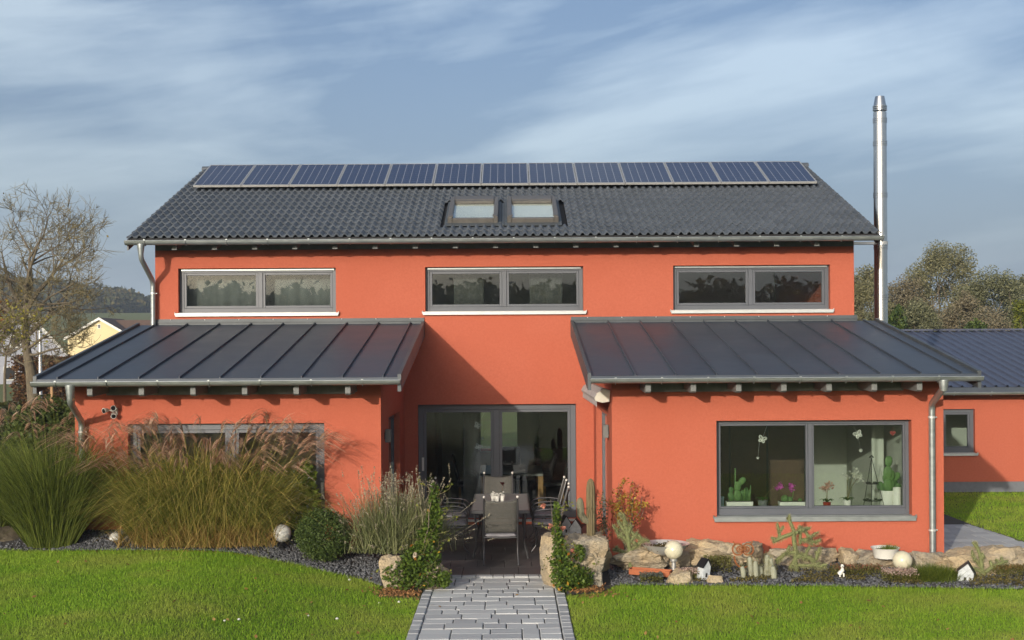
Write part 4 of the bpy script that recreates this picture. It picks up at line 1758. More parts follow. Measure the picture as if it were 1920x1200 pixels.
T = empty("terrace_table", (-0.17, 20.5, TZ), 0, "grey rectangular garden table with slim metal legs on the terrace", "table")
tx0, tx1, ty0, ty1 = -.62, .28, 19.38, 21.6
bevel(MB().box(tx0 + .02, tx1 - .02, ty0 + .02, ty1 - .02, TZ + .715, TZ + .738).build("table_top", M['tabletop'], T), .004)
m = MB()
m.box(tx0, tx0 + .018, ty0, ty1, TZ + .69, TZ + .742).box(tx1 - .018, tx1, ty0, ty1, TZ + .69, TZ + .742)
m.box(tx0 + .018, tx1 - .018, ty0, ty0 + .018, TZ + .69, TZ + .742).box(tx0 + .018, tx1 - .018, ty1 - .018, ty1, TZ + .69, TZ + .742)
bevel(m.build("table_frame", M['chairmetal'], T), .004)
for x in (tx0 + .06, tx1 - .06):
    for y in (ty0 + .10, ty1 - .10):
        s = 1 if x > -.17 else -1
        autosmooth(MB().tube([(x, y, TZ + .70), (x - s * .02, y, TZ + .5), (x - s * .03, y, TZ + .25), (x + s * .03, y, TZ)], .017, 8).build("leg", M['chairmetal'], T))
for i, (px, py, lab) in enumerate([(925, 939, "left"), (932, 941, "middle"), (942, 940, "right")]):
    p = P(px, py, 20.55)
    x, y = p.x, 20.55 + (0.05, 0, 0.06)[i]
    e = empty("flower_cup", (x, y, TZ + .740), 0, f"small pale cup with a white flower, {lab} of three on the terrace table", "cup", "white cups on the terrace table")
    autosmooth(MB().lathe([(.026, 0), (.030, .002), (.040, .085), (.037, .085), (.028, .012)], e.location, 14).build("cup", M['white'], e))
    C = np.array([x, y, TZ + .74 + .105]) + RNG.normal(0, .018, (40, 3))
    veg("flowers", [leaf_cards(C, .03)], M['white'], e)
e = empty("flower_vase", (P(942, 930, 20.8).x, 20.85, TZ + .740), 0, "slim glass vase holding one dark red bloom", "vase")
autosmooth(MB().lathe([(.028, 0), (.03, .003), (.034, .13), (.031, .13), (.026, .006)], e.location, 14).build("vase", M['glass2'], e))
m = MB().tube([e.location + Vector((0, 0, .01)), e.location + Vector((.004, 0, .24))], .004, 5)
m.build("stem", M['brownwood'], e)
C = np.array(e.location) + np.array([.004, 0, .25]) + RNG.normal(0, .016, (50, 3))
veg("bloom", [leaf_cards(C, .035)], leafmat('dark_bloom', (.07, .01, .012), (.03, .004, .006)), e)


# white model houses on the terrace
def toy_house(name, loc, w, d, h, roof, rz, label, cat="ornament", lean=0.0):
    e = empty(name, loc, 0, label, cat)
    e.rotation_euler = (lean * .3, lean, rz)
    m = MB().prism_y([(-w / 2, 0), (w / 2, 0), (w / 2, h), (0, h + roof), (-w / 2, h)], -d / 2, d / 2)
    bevel(m.build("body", M['whitewood'], e, world=False), .004)
    for s in (-1, 1):
        m = MB().bar((s * (w / 2 + .02), -d / 2 - .012, h - .024), (0, -d / 2 - .012, h + roof + .008), .010, .002, up=(0, 1, 0)) if False else MB()
        a = Vector((s * (w / 2 + .018), 0, h - roof * .036 / w * 1.0 - .004))
        b = Vector((0, 0, h + roof + .006))
        m.bar((a + b) / 2 + (a - b) / 2, b, d + .03, .010, up=Vector((s * roof, 0, w / 2)).normalized())
        m.build("roof_board", M['blackmetal'], e, world=False)
    m = MB().box(-.015, .015, -d / 2 - .004, -d / 2 - .0005, h * .2, h * .2 + .055)
    m.build("door_hole", M['dark'], e, world=False)
    return e


toy_house("lantern_house", (P(1060, 985, 21.9).x, 21.9, TZ), .16, .14, .20, .12, .2, "white wooden model house standing left of the other on the terrace")
toy_house("lantern_house", (P(1080, 985, 21.6).x, 21.6, TZ), .18, .15, .19, .12, -.15, "white wooden model house on the terrace nearest the right wall")

# wall lamps, awning, security light
for x, s, py, lab in ((IL, 1, 817, "left"), (IR, -1, 811, "right")):
    Yl = 19.55
    z = P(720, py, Yl).z
    e = empty("wall_lamp", (x, Yl, z - .1), 0, f"small grey box lamp on the courtyard wall of the {lab} wing", "wall lamp", "box lamps beside the terrace")
    bevel(MB().box(x + s * .012, x + s * .10, Yl - .055, Yl + .055, z - .10, z + .10).build("lamp_body", M['lampgrey'], e), .006)
    MB().box(x, x + s * .014, Yl - .03, Yl + .03, z - .05, z + .05).build("back_plate", M['blackmetal'], e)

AWN = empty("awning", (IR, 21, 2.3), 0, "folded cream awning with scalloped valance above the right courtyard door", "awning")
ya, yb = 19.22, 22.95
prof = [(IR - .005, 2.58), (IR - .10, 2.60), (IR - .20, 2.54), (IR - .235, 2.47), (IR - .22, 2.43), (IR - .12, 2.405), (IR - .02, 2.42)]
autosmooth(MB().prism_y(prof, ya + .02, yb).build("cassette", M['awning'], AWN), 30)
autosmooth(MB().prism_y([(IR + (x - IR) * 1.03, 2.5 + (z - 2.5) * 1.05) for x, z in prof], ya, ya + .022).build("end_cap", M['cassette'], AWN), 30)
V, Q = [], []
n = 60
for i in range(n + 1):
    y = ya + .03 + (yb - ya - .04) * i / n
    x = IR - .205 - .004 * math.sin(i * .9)
    V += [(x, y, 2.47), (x - .006, y, 2.36), (x - .006, y, 2.335 + (.016 if i % 2 else 0))]
for i in range(n):
    for k in range(2):
        Q.append((i * 3 + k, i * 3 + 3 + k, i * 3 + 4 + k, i * 3 + 1 + k))
o = MB().add(V, Q).build("valance", M['awning'], AWN)
sm = o.modifiers.new("solid", 'SOLIDIFY'); sm.thickness = .004

p = P(206, 772, 18.9)
e = empty("security_light", (p.x, Y_ANX, p.z), 0, "small white twin spotlight on the left wing's front wall", "spotlight")
MB().box(p.x + .01, p.x + .09, Y_ANX - .025, Y_ANX - .002, p.z - .05, p.z + .05).build("base_plate", M['white'], e)
for dx, dz, dd in ((-.06, .02, (-.5, -.8, -.1)), (.05, .05, (.3, -.9, .1)), (.05, -.05, (.35, -.85, -.35))):
    c = Vector((p.x + dx, Y_ANX - .10, p.z + dz))
    d = Vector(dd).normalized()
    m = MB().tube([c - d * .05, c - d * .03, c + d * .015, c + d * .04], [.018, .028, .036, .042], 12).tube([c - d * .04, Vector((p.x + .05, Y_ANX - .02, p.z))], .010, 6)
    autosmooth(m.build("spot_head", M['white'], e))
    MB().tube([c + d * .0405, c + d * .044], .032, 12).build("lens", M['blackmetal'], e)


# ================================================================== INTERIOR THINGS
def butterfly(px, py, Y, size, rot, label):
    p = P(px, py, Y)
    e = empty("butterfly_ornament", p, 0, label, "ornament", "butterfly ornaments in the windows")
    e.rotation_euler = (0, rot, 0)
    for s in (-1, 1):
        for (ax, az, r0, r1) in ((s * .55, .45, .62, .42), (s * .42, -.40, .44, .34)):
            for q in (1.0, .55):
                m = MB()
                pts = []
                for k in range(13):
                    a = 2 * math.pi * k / 12
                    lx, lz = r0 * q * math.cos(a), r1 * q * math.sin(a)
                    ang = math.atan2(az, ax)
                    pts.append(Vector(((ax + lx * math.cos(ang) - lz * math.sin(ang)) * size, 0, (az + lx * math.sin(ang) + lz * math.cos(ang)) * size)))
                m.tube(pts, size * .09 * (1 if q == 1 else .8), 5, cap=False)
                m.build("wing", M['whitewood'] if Y > 22 else M['white'], e, world=False)
    MB().tube([(0, 0, -.5 * size), (0, 0, .6 * size)], size * .09, 6).build("body", M['white'], e, world=False)
    MB().tube([(0, 0, .6 * size), (0, 0, .6 * size + .30)], .002, 4).build("thread", M['alu'], e, world=False)


Yg = 19.32
butterfly(1429, 824, Yg, .055, .35, "large pierced white butterfly hanging in the left pane of the plant window")
butterfly(1609, 815, Yg, .058, -.5, "large pierced white butterfly hanging in the right pane of the plant window")
butterfly(1421, 859, Yg, .018, .1, "tiny white butterfly low in the left pane of the plant window")
butterfly(1614, 845, Yg, .024, -.2, "tiny white butterfly low in the right pane of the plant window")
Yg2 = 23.5
butterfly(895, 798, Yg2, .055, .5, "upper pale butterfly hanging behind the sliding door")
butterfly(897, 838, Yg2, .055, .4, "lower pale butterfly hanging behind the sliding door")
butterfly(904, 822, Yg2, .026, .0, "tiny butterfly between two larger ones behind the sliding door")
p = P(1674, 812, Yg + .05)
m = MB()
pts = []
for k in range(25):
    a = 2 * math.pi * k / 24
    pts.append((p.x + .045 * math.sin(a) ** 3, p.y, p.z + .0028 * (13 * math.cos(a) - 5 * math.cos(2 * a) - 2 * math.cos(3 * a) - math.cos(4 * a))))
m.add(pts[:-1] + [(x, y + .012, z) for x, y, z in pts[:-1]], [tuple(range(24)), tuple(range(47, 23, -1))] + [(i, i + 24, (i + 1) % 24 + 24, (i + 1) % 24) for i in range(24)])
m.tube([(p.x, p.y, p.z + .03), (p.x, p.y, p.z + .18)], .002, 4)
tag(m.build("heart_ornament", mat('red_wood', (.30, .03, .03), .5)), "small red heart hanging in the right pane of the plant window", "ornament")

# inner window board
zs = P(1526, 958, 19.4).z
MB().box(AW[0] - .05, AW[1] + .05, Y_ANX + .22, Y_ANX + .62, zs - .035, zs).build("window_board", M['whitewood'], HOUSE)
LEAF = {'cactus': leafmat('cactus_green', (.12, .22, .07), (.06, .13, .045), tr=.05),
        'dark': leafmat('dark_leaf', (.07, .15, .03), (.03, .07, .015)),
        'pink': leafmat('pink_petal', (.62, .10, .48), (.40, .05, .30)),
        'palepink': leafmat('pale_petal', (.66, .40, .32), (.55, .30, .25)),
        'white': leafmat('white_petal', (.75, .75, .68), (.6, .6, .52))}


def planter(px0, px1, py0, py1, Y, label, material='white', round_=False, name="window_planter"):
    a, b = P(px0, py1, Y), P(px1, py0, Y)
    e = empty(name, ((a.x + b.x) / 2, Y, zs), 0, label, "potted plant")
    h = max(.06, b.z - a.z)
    w = (b.x - a.x) / 2
    cx = (a.x + b.x) / 2
    if round_:
        m = MB().lathe([(w * .72, 0), (w * .76, .003), (w, h), (w * .92, h), (w * .85, h * .85)], (cx, Y, zs + .001), 18)
        autosmooth(m.build("pot", M[material], e))
    else:
        m = MB().add([(cx - w * .94, Y - .06, zs + .001), (cx + w * .94, Y - .06, zs + .001), (cx + w * .94, Y + .06, zs + .001), (cx - w * .94, Y + .06, zs + .001),
                      (cx - w, Y - .075, zs + h), (cx + w, Y - .075, zs + h), (cx + w, Y + .075, zs + h), (cx - w, Y + .075, zs + h)],
                     [(0, 3, 2, 1), (4, 5, 6, 7), (0, 1, 5, 4), (1, 2, 6, 5), (2, 3, 7, 6), (3, 0, 4, 7)])
        bevel(m.build("pot", M[material], e), .008, 2)
        MB().box(cx - w * .93, cx + w * .93, Y - .065, Y + .065, zs + h, zs + h + .006).build("potting_soil", M['soil'], e)
    return e, Vector((cx, Y, zs + h)), w


def pad(mb, c, r, ang, tilt=0.0):
    prof = [(1e-4, -1.0), (.45, -.9), (.85, -.5), (1.0, .1), (.8, .75), (.4, .97), (1e-4, 1.0)]
    n = 10
    V, Q = [], []
    for q, z in prof:
        for k in range(n):
            a = 2 * math.pi * k / n
            x, y, zz = q * math.cos(a) * r * .72, q * math.sin(a) * r * .16, (z + 1) * r
            V.append((c[0] + x * math.cos(ang) + zz * math.sin(ang), c[1] + y, c[2] - x * math.sin(ang) + zz * math.cos(ang)))
    for i in range(len(prof) - 1):
        for k in range(n):
            Q.append((i * n + k, i * n + (k + 1) % n, (i + 1) * n + (k + 1) % n, (i + 1) * n + k))
    mb.add(V, Q)
    return Vector((c[0] + 2 * r * math.sin(ang), c[1], c[2] + 2 * r * math.cos(ang)))


Yp = 19.42
e, c, w = planter(1361, 1411, 939, 958, Yp, "white trough of cacti with round pads at the left of the plant window")
m = MB()
t1 = pad(m, c + Vector((-.02, 0, 0)), .085, -.05)
t2 = pad(m, t1 + Vector((0, .01, -.02)), .075, .1)
pad(m, t2 + Vector((.01, 0, -.05)), .07, .75)
t3 = pad(m, c + Vector((-.11, .01, 0)), .07, -.15)
pad(m, t3 + Vector((0, 0, -.02)), .05, .2)
m.tube([c + Vector((-.06, .03, 0)), c + Vector((-.05, .03, .5))], .012, 7)
for k in range(7):
    x = .03 + .022 * k
    m.tube([c + Vector((x, .02, 0)), c + Vector((x + .01, .02, .10 + .06 * random.random())), c + Vector((x + .015, .02, .16 + .1 * random.random()))], [.012, .012, .007], 6)
m.build("cactus", LEAF['cactus'], e, smooth=True)


def orchid(px0, px1, py0, py1, label, potm, flowers, fm, lean, Y=Yp):
    e, c, w = planter(px0, px1, py0, py1, Y, label, potm, True, "orchid")
    m = MB()
    for k in range(5):
        a = k * 1.25 + .3
        V, Q = [], []
        for i in range(6):
            t = i / 5
            hw = .024 * math.sin(math.pi * (t * .9 + .08))
            x = c.x + math.cos(a) * t * .12
            y = c.y + math.sin(a) * t * .09
            z = c.z + .05 * math.sin(t * 2.6)
            sx, sy = -math.sin(a), math.cos(a)
            V += [(x - sx * hw, y - sy * hw, z), (x + sx * hw, y + sy * hw, z)]
        for i in range(5):
            Q.append((2 * i, 2 * i + 1, 2 * i + 3, 2 * i + 2))
        m.add(V, Q)
    o = m.build("leaves", LEAF['dark'], e, smooth=True)
    sm = o.modifiers.new("solid", 'SOLIDIFY'); sm.thickness = .004
    for (fx_, fz_, k) in flowers:
        MB().tube([c, c + Vector((fx_ * .35, 0, fz_ * .6)), c + Vector((fx_ * .8, 0, fz_ * .97)), c + Vector((fx_, 0, fz_))], .004, 5).build("stem", M['twig'], e)
        C = np.array(c) + np.array([fx_, 0, fz_]) + RNG.normal(0, 1, (k * 7, 3)) * np.array([.035, .015, .03])
        veg("blossom", [leaf_cards(C, .042, .8)], fm, e)
    return e


M['greypot'] = mat('grey_pot', (.16, .17, .17), .6)
M['redpot'] = mat('red_pot', (.30, .02, .02), .35)
orchid(1421, 1439, 937, 957, "grey pot with a pink orchid leaning right in the plant window", 'greypot', [(.26, .22, 8)], LEAF['pink'], 1)
e, c, w = planter(1460, 1510, 939, 957, Yp, "white trough with pink flowers and round cacti beside the window mullion")
m = MB()
for dx, r_ in ((-.11, .06), (-.03, .045), (.12, .03)):
    m.ball(c + Vector((dx, 0, r_ * .7)), r_, 12, 8)
m.build("cactus", LEAF['cactus'], e, smooth=True)
MB().tube([c + Vector((.0, 0, 0)), c + Vector((.03, 0, .18)), c + Vector((.0, 0, .21))], .007, 6).build("stem", LEAF['cactus'], e)
veg("blossom", [leaf_cards(np.array(c) + np.array([-.01, 0, .22]) + RNG.normal(0, 1, (60, 3)) * .022, .045, .8)], LEAF['pink'], e)
orchid(1543, 1558, 942, 958, "red pot with a pale pink orchid right of the window mullion", 'redpot', [(-.03, .22, 7), (.03, .26, 5)], LEAF['palepink'], 0)
orchid(1581, 1596, 938, 957, "white pot with a tall white orchid in the plant window", 'white', [(.02, .36, 4), (.14, .42, 9), (.18, .33, 6)], LEAF['white'], 1)
# iron candle stand
pc = P(1637, 950, Yp + .02)
e = empty("candle_stand", (pc.x, pc.y, zs), 0, "black iron pyramid candle stand in the plant window", "candle stand")
top = Vector((P(1634, 858, pc.y).x, pc.y, P(1634, 858, pc.y).z))
for dx, dy in ((-.17, -.05), (.17, -.05), (0, .09)):
    MB().tube([top, (pc.x + dx, pc.y + dy, zs)], .005, 6).build("leg", M['blackmetal'], e)
for f_ in (.50, .82):
    c = top.lerp(Vector((pc.x, pc.y, zs)), f_)
    m = MB()
    ring = [(c.x + .155 * f_ * math.cos(a), c.y + .09 * f_ * math.sin(a), c.z) for a in [2 * math.pi * k / 14 for k in range(15)]]
    m.tube(ring, .006, 5, cap=False)
    m.build("tier_ring", M['blackmetal'], e)
    for k in range(6):
        a = 2 * math.pi * k / 6
        q = Vector((c.x + .155 * f_ * math.cos(a), c.y + .09 * f_ * math.sin(a), c.z))
        MB().lathe([(.012, 0), (.022, .012), (.022, .03), (.018, .03)], q, 8).build("candle_cup", M['blackmetal'], e)
MB().tube([top + Vector((-.03, 0, 0)), top + Vector((0, 0, .03)), top + Vector((.03, 0, 0))], .012, 6).build("finial", M['blackmetal'], e)
# big pot with opuntia
e, c, w = planter(1649, 1677, 918, 955, Yp + .05, "large glass-white pot with a tall prickly pear in the window corner", 'white', True, "cactus_pot")
m = MB()
for dx, an, sizes in ((.02, .0, (.10, .10, .085)), (-.06, -.35, (.08,)), (.09, .35, (.09, .07)), (.05, .15, (.09, .08)), (-.01, -.1, (.075, .06)), (.13, .5, (.07,))):
    q = c + Vector((dx, random.uniform(-.03, .04), -.01))
    for s_ in sizes:
        q = pad(m, q - Vector((0, 0, .012)), s_, an + random.uniform(-.12, .12))
m.build("cactus", LEAF['cactus'], e, smooth=True)
pv = P(1682, 950, Yp - .04)
e = empty("cylinder_vase", (pv.x, pv.y, zs), 0, "plain white cylinder vase at the right end of the plant window", "vase")
hv = P(1682, 914, pv.y).z - zs
autosmooth(MB().lathe([(.058, .001), (.062, .004), (.062, hv), (.056, hv), (.054, .02)], (pv.x, pv.y, zs), 20).build("vase", M['white'], e))
MB().lathe([(.054, 0), (.05, .01)], (pv.x, pv.y, zs + hv * .9), 20).build("sand_filling", M['sandstone'], e)
pv = P(1351, 950, Yp)
e = empty("blue_tin", (pv.x, pv.y, zs), 0, "pale blue box at the left end of the plant window", "box")
M['bluetin'] = mat('pale_blue', (.33, .45, .50), .5)
bevel(MB().box(pv.x - .04, pv.x + .045, pv.y - .05, pv.y + .05, zs + .001, zs + .205).build("box_body", M['bluetin'], e), .006)
MB().box(pv.x - .043, pv.x + .048, pv.y - .053, pv.y + .053, zs + .206, zs + .224).build("lid", M['bluetin'], e)

# curtains, furniture behind the glass
V, Q = [], []
def curtain(x0, x1, y, z0, z1, label, amp=.03, freq=46, material='curtain'):
    V, Q = [], []
    n = int((x1 - x0) * 60)
    for i in range(n + 1):
        x = x0 + (x1 - x0) * i / n
        yy = y + amp * math.sin(x * freq) * (1 + .4 * math.sin(x * 9.3)) + amp * .5 * math.sin(x * freq * .37 + 1)
        V += [(x, yy, z0), (x, yy, z1)]
    for i in range(n):
        Q.append((2 * i, 2 * i + 2, 2 * i + 3, 2 * i + 1))
    o = MB().add(V, Q).build("curtain", M[material], smooth=True)
    sm = o.modifiers.new("solid", 'SOLIDIFY'); sm.thickness = .003
    return tag(o, label, "curtain")


curtain(W1[0] + .02, W1[1] - .02, Y_MAIN + .42, W1[2] - .05, W1[3] + .08, "pale grey gathered net curtain behind the upper left window", .012, 24)
curtain(W2[0] + .5, W2[0] + 1.05, Y_MAIN + .45, W2[2] - .1, W2[3] + .08, "patterned net curtain behind the left pane of the upper middle window", .010, 22, 'net')
curtain(W2[0] + 1.9, W2[0] + 2.5, Y_MAIN + .45, W2[2] - .1, W2[3] + .08, "patterned net curtain behind the right pane of the upper middle window", .010, 22, 'net')
curtain(P(868, 800, 24.1).x, P(900, 800, 24.1).x, 24.1, .08, 2.3, "grey curtain panel behind the left pane of the sliding door", .02, 30)
curtain(P(1640, 850, 20.2).x, P(1664, 850, 20.2).x, 20.4, .1, 2.5, "white curtain inside the right pane of the plant window", .025, 40, 'inwall')

e = empty("dining_table", (0, 25.6, .06), 0, "indoor dining table with thick oak legs behind the sliding door", "table")
bevel(MB().box(-.62, .62, 24.75, 26.6, .74, .79).build("table_top", M['tabletop'], e))
for x in (-.57, .57):
    for y in (24.82, 26.5):
        bevel(MB().box(x - .05, x + .05, y - .05, y + .05, .062, .739).build("leg", M['oak'], e))


def dining_chair(x, y, rz, lab):
    e = empty("dining_chair", (x, y, .062), rz, lab, "chair", "dark dining chairs indoors")
    bevel(MB().box(-.22, .22, -.22, .22, .40, .48).build("seat", M['dark'], e, world=False), .02)
    m = MB().add([(-.22, -.22, .42), (.22, -.22, .42), (.22, -.16, .42), (-.22, -.16, .42), (-.19, -.34, 1.05), (.19, -.34, 1.05), (.19, -.30, 1.05), (-.19, -.30, 1.05)],
                 [(0, 3, 2, 1), (4, 5, 6, 7), (0, 1, 5, 4), (1, 2, 6, 5), (2, 3, 7, 6), (3, 0, 4, 7)])
    bevel(m.build("backrest", M['dark'], e, world=False), .02)
    for sx in (-.18, .18):
        for sy in (-.18, .18):
            MB().bar((sx, sy, 0), (sx, sy, .40), .04, .04, up=(0, 1, 0)).build("leg", M['oak'], e, world=False)


dining_chair(.0, 27.05, math.pi, "dark padded dining chair at the far end of the indoor table")
dining_chair(.85, 25.7, math.pi / 2, "dark padded dining chair right of the indoor table")
dining_chair(-.85, 25.7, -math.pi / 2, "dark padded dining chair left of the indoor table")
e = empty("stove", (.95, 29.6, .06), 0, "dark brown tiled stove with tapered hood behind the right door pane", "stove")
bevel(MB().box(.55, 1.55, 29.1, 30.3, .062, .95).build("stove_base", M['brownwood'], e), .02)
m = MB().add([(.6, 29.2, .952), (1.5, 29.2, .952), (1.5, 30.3, .952), (.6, 30.3, .952), (.8, 29.6, 2.5), (1.3, 29.6, 2.5), (1.3, 30.3, 2.5), (.8, 30.3, 2.5)],
             [(0, 3, 2, 1), (4, 5, 6, 7), (0, 1, 5, 4), (1, 2, 6, 5), (2, 3, 7, 6), (3, 0, 4, 7)])
m.build("hood", M['brownwood'], e)
e = empty("dresser", (-1.75, 27.5, .06), 0, "brown wooden dresser behind the left door pane", "cupboard")
bevel(MB().box(-2.28, -1.55, 26.6, 28.4, .062, 2.0).build("carcass", M['brownwood'], e), .01)
for k in range(3):
    MB().box(-1.549, -1.53, 26.65 + k * .59, 27.2 + k * .59, .15, 1.9).build("door", M['brownwood'], e)


# ================================================================== GARDEN
def rock(name, blobs, material, label, cat="rock", sub=4, rough=.16, seed=0, flat=1.0, tilt=0.0):
    """angular boulder: box-ish superellipsoid cut by random planes and roughened; blobs (cx,cy,cz,rx,ry,rz)"""
    cx, cy, cz, rx, ry, rz = blobs
    rnd_ = random.Random(seed)
    bm = bmesh.new()
    bmesh.ops.create_icosphere(bm, subdivisions=sub, radius=1.0)
    planes = []
    for k in range(15):
        n = Vector((rnd_.gauss(0, 1), rnd_.gauss(0, 1), rnd_.gauss(0, .8))).normalized()
        planes.append((n, rnd_.uniform(.62, .98)))
    planes.append((Vector((0, 0, 1)), .72 * flat))
    off = Vector((seed * 7.31, seed * 1.7, 0))
    for v in bm.verts:
        p = v.co.copy()
        e = 3.2
        k = (abs(p.x) ** e + abs(p.y) ** e + abs(p.z) ** e) ** (1 / e)
        p = p / k
        for n, d in planes:
            t = p.dot(n) - d
            if t > 0:
                p -= n * t * .97
        q = p * 1.6 + off
        s = 1 + rough * (mnoise.fractal(q, 1.0, 2.0, 4) + .35 * mnoise.fractal(q * 4.1, .8, 2.0, 3)) + .07 * mnoise.noise(Vector((p.x * 1.5, p.y * 1.5, p.z * 7)) + off)
        p = p * s
        v.co = Vector((p.x * rx, p.y * ry, p.z * rz + tilt * p.x * rx))
    me = bpy.data.meshes.new(name)
    bm.to_mesh(me)
    bm.free()
    o = link_mesh(name, me, material)
    o.location = (cx, cy, cz)
    autosmooth(o, 32)
    return tag(o, label, cat)


def rock_px(px0, px1, py0, py1, Y, depth, material, label, seed, **kw):
    a, b = P(px0 - 3, py1, Y), P(px1 + 3, py0 - 5, Y)
    zb = min(a.z, float(bed_z((a.x + b.x) / 2, Y)))
    h = (b.z - zb) / 2 + .05
    return rock("boulder", ((a.x + b.x) / 2, Y, b.z - h * .86, (b.x - a.x) / 2 * 1.08, depth / 2, h), material, label, seed=seed, **kw)


ST, GS = M['sandstone'], M['greystone']
rock_px(1016, 1052, 1000, 1095, 17.55, .95, ST, "smooth tan end block beside the right terrace edge", 3, sub=5, rough=.08)
rock_px(1048, 1142, 1005, 1102, 17.45, .95, GS, "big layered boulder under the column cactus right of the path", 11, sub=5, rough=.2)
rock_px(1060, 1150, 1000, 1040, 18.0, .6, ST, "flat tan slab behind the big layered boulder", 15, sub=5)
rock_px(1148, 1240, 1024, 1062, 18.15, .6, GS, "grey layered slab below the metal bowl", 21, sub=5, rough=.2)
rock_px(1236, 1292, 1034, 1064, 18.3, .5, GS, "brown stone wedged behind the first globe lamp", 23)
rock_px(1284, 1402, 1016, 1066, 18.45, .6, ST, "long rounded tan boulder behind the rusty owl", 31, sub=5, rough=.2)
rock_px(1398, 1432, 1020, 1058, 18.5, .5, GS, "grey stone right of the rusty owl", 37)
rock_px(1432, 1560, 1030, 1072, 18.5, .6, GS, "long low boulder behind the branching cactus", 41, sub=5, rough=.2)
rock_px(1576, 1604, 1032, 1066, 18.4, .4, ST, "small upright tan stone left of the enamel basin", 43)
rock_px(1600, 1700, 1036, 1072, 18.35, .6, GS, "flat slab under the enamel basin", 47, sub=5)
rock_px(1690, 1795, 1036, 1082, 18.2, .7, GS, "long brown slab right of the enamel basin", 53, sub=5, rough=.2)
rock_px(1778, 1935, 1026, 1098, 17.9, .9, ST, "largest pale boulder at the right end of the rock garden", 59, sub=5, rough=.2)
rock_px(1250, 1296, 1072, 1101, 17.4, .34, ST, "small square sandstone near the lawn edge", 61)
rock_px(1328, 1352, 1082, 1097, 17.35, .16, ST, "fist-sized tan stone right of the leaning bird house", 67)
rock_px(776, 838, 1050, 1108, 17.35, .55, ST, "tan boulder at the left corner of terrace and path", 71, sub=5, rough=.1)
rock_px(716, 770, 1042, 1112, 17.25, .5, ST, "pale yellow stone half hidden by the left rose bush", 73)
rock_px(-20, 48, 988, 1024, 18.9, .8, mat('dark_fieldstone', (.11, .09, .06), .95, bump=.6, bscale=14, bdist=.03), "dark brown stone at the left edge behind the grasses", 79)


# --- globe lamps
def globe(px, py, r_px, Y, material, label, base='alu'):
    p = P(px, py, Y)
    r = r_px * Y / F
    gz = float(bed_z(p.x, Y)) + .01
    e = empty("globe_lamp", (p.x, Y, gz), 0, label, "garden lamp", "globe lamps in the garden beds")
    MB().ball(p, r, 28, 18).build("globe", M[material], e, smooth=True)
    zt_ = p.z - r * .93
    autosmooth(MB().lathe([(.055, 0), (.055, .012), (.03, .02), (.03, max(.03, zt_ - gz - .05)), (.05, max(.04, zt_ - gz - .03)), (.052, zt_ - gz + .03)], (p.x, Y, gz), 16).build("lamp_foot", M[base], e))


globe(1263, 1031, 17.8, 17.75, 'globe', "cream globe lamp in front of the metal bowl")
globe(1692, 1051, 18.0, 17.6, 'globe', "cream globe lamp in front of the enamel basin")
globe(529, 1000, 17, 18.35, 'globe_w', "white globe lamp between tall grass and clipped box ball", 'blackmetal')
globe(216, 1009, 11, 18.6, 'globe_w', "small white globe lamp half hidden by the tall grass", 'blackmetal')


# --- plants
def shrub(name, label, cat, blobs, n, size, lmat, stems=None, aspect=.55, up=.3, shell=.4, group=None, base=None, part="foliage"):
    B = blobs
    cx = sum(b[0] for b in B) / len(B)
    cy = sum(b[1] for b in B) / len(B)
    z0 = base if base is not None else min(b[2] - b[5] for b in B)
    e = empty(name, (cx, cy, z0), 0, label, cat, group)
    C = blob_points(n, B, shell=shell)
    veg(part, [leaf_cards(C, size, aspect, up)], lmat, e)
    if stems:
        m = MB()
        for (a, b, r0, r1) in stems:
            branch_tubes(m, a, b, r0, r1, 5, .04, 4)
        m.build("stem", M['bark'], e)
    return e


def gz(x, y):
    return float(bed_z(x, y))


# clipped box ball
c = P(607, 1003, 18.0)
r = 51 * 18.0 / F
box_l = leafmat('box_leaf', (.105, .15, .035), (.030, .055, .014), tr=.2)
C = np.array(c) + rand_dirs(15000) * np.array([r, r * .9, r * .93]) * (RNG.uniform(.62, 1.03, 15000) ** .7)[:, None]
C = C + 0.02 * RNG.normal(size=C.shape)
e = empty("box_ball", (c.x, c.y, c.z - r), 0, "dark green clipped ball of box beside the lavender", "shrub")
veg("foliage", [leaf_cards(C, .030, .6)], box_l, e)
MB().tube([(c.x, c.y, c.z - r - .05), (c.x, c.y, c.z)], .02, 6).build("stem", M['bark'], e)

# lavender
lc = P(742, 1030, 18.05)
lav = leafmat('lavender_leaf', (.26, .27, .12), (.10, .125, .05), tr=.25)
lavs = leafmat('lavender_spike', (.40, .36, .25), (.22, .19, .14), tr=.15)
n = 3600
th = RNG.uniform(0, 2 * math.pi, n)
sp = np.abs(RNG.normal(0, .66, n)).clip(0, 1.35)
R = np.stack([lc.x + RNG.normal(0, .24, n), lc.y + RNG.normal(0, .11, n), np.full(n, lc.z - .02)], 1)
D = np.stack([np.sin(sp) * np.cos(th) * 1.05, np.sin(sp) * np.sin(th) * .75, np.cos(sp)], 1)
L = RNG.uniform(.45, .98, n) * (1 - .05 * sp)
e = empty("lavender_bush", (lc.x, lc.y, lc.z - .05), 0, "large grey-green lavender bush with dried spikes by the terrace", "shrub")
veg("foliage", [ribbons(R, D, L, np.full(n, .011), RNG.uniform(.02, .16, n), 4)], lav, e)
k = 300
idx = RNG.choice(n, k, replace=False)
Dk = D[idx]
Lk = L[idx] + RNG.uniform(.12, .34, k)
Rk = R[idx]
tip = Rk + Dk * Lk[:, None]
veg("flower_stalk", [ribbons(Rk, Dk, Lk, np.full(k, .007), np.full(k, .03), 4, tipw=.6)], lavs, e)
m_pts = []
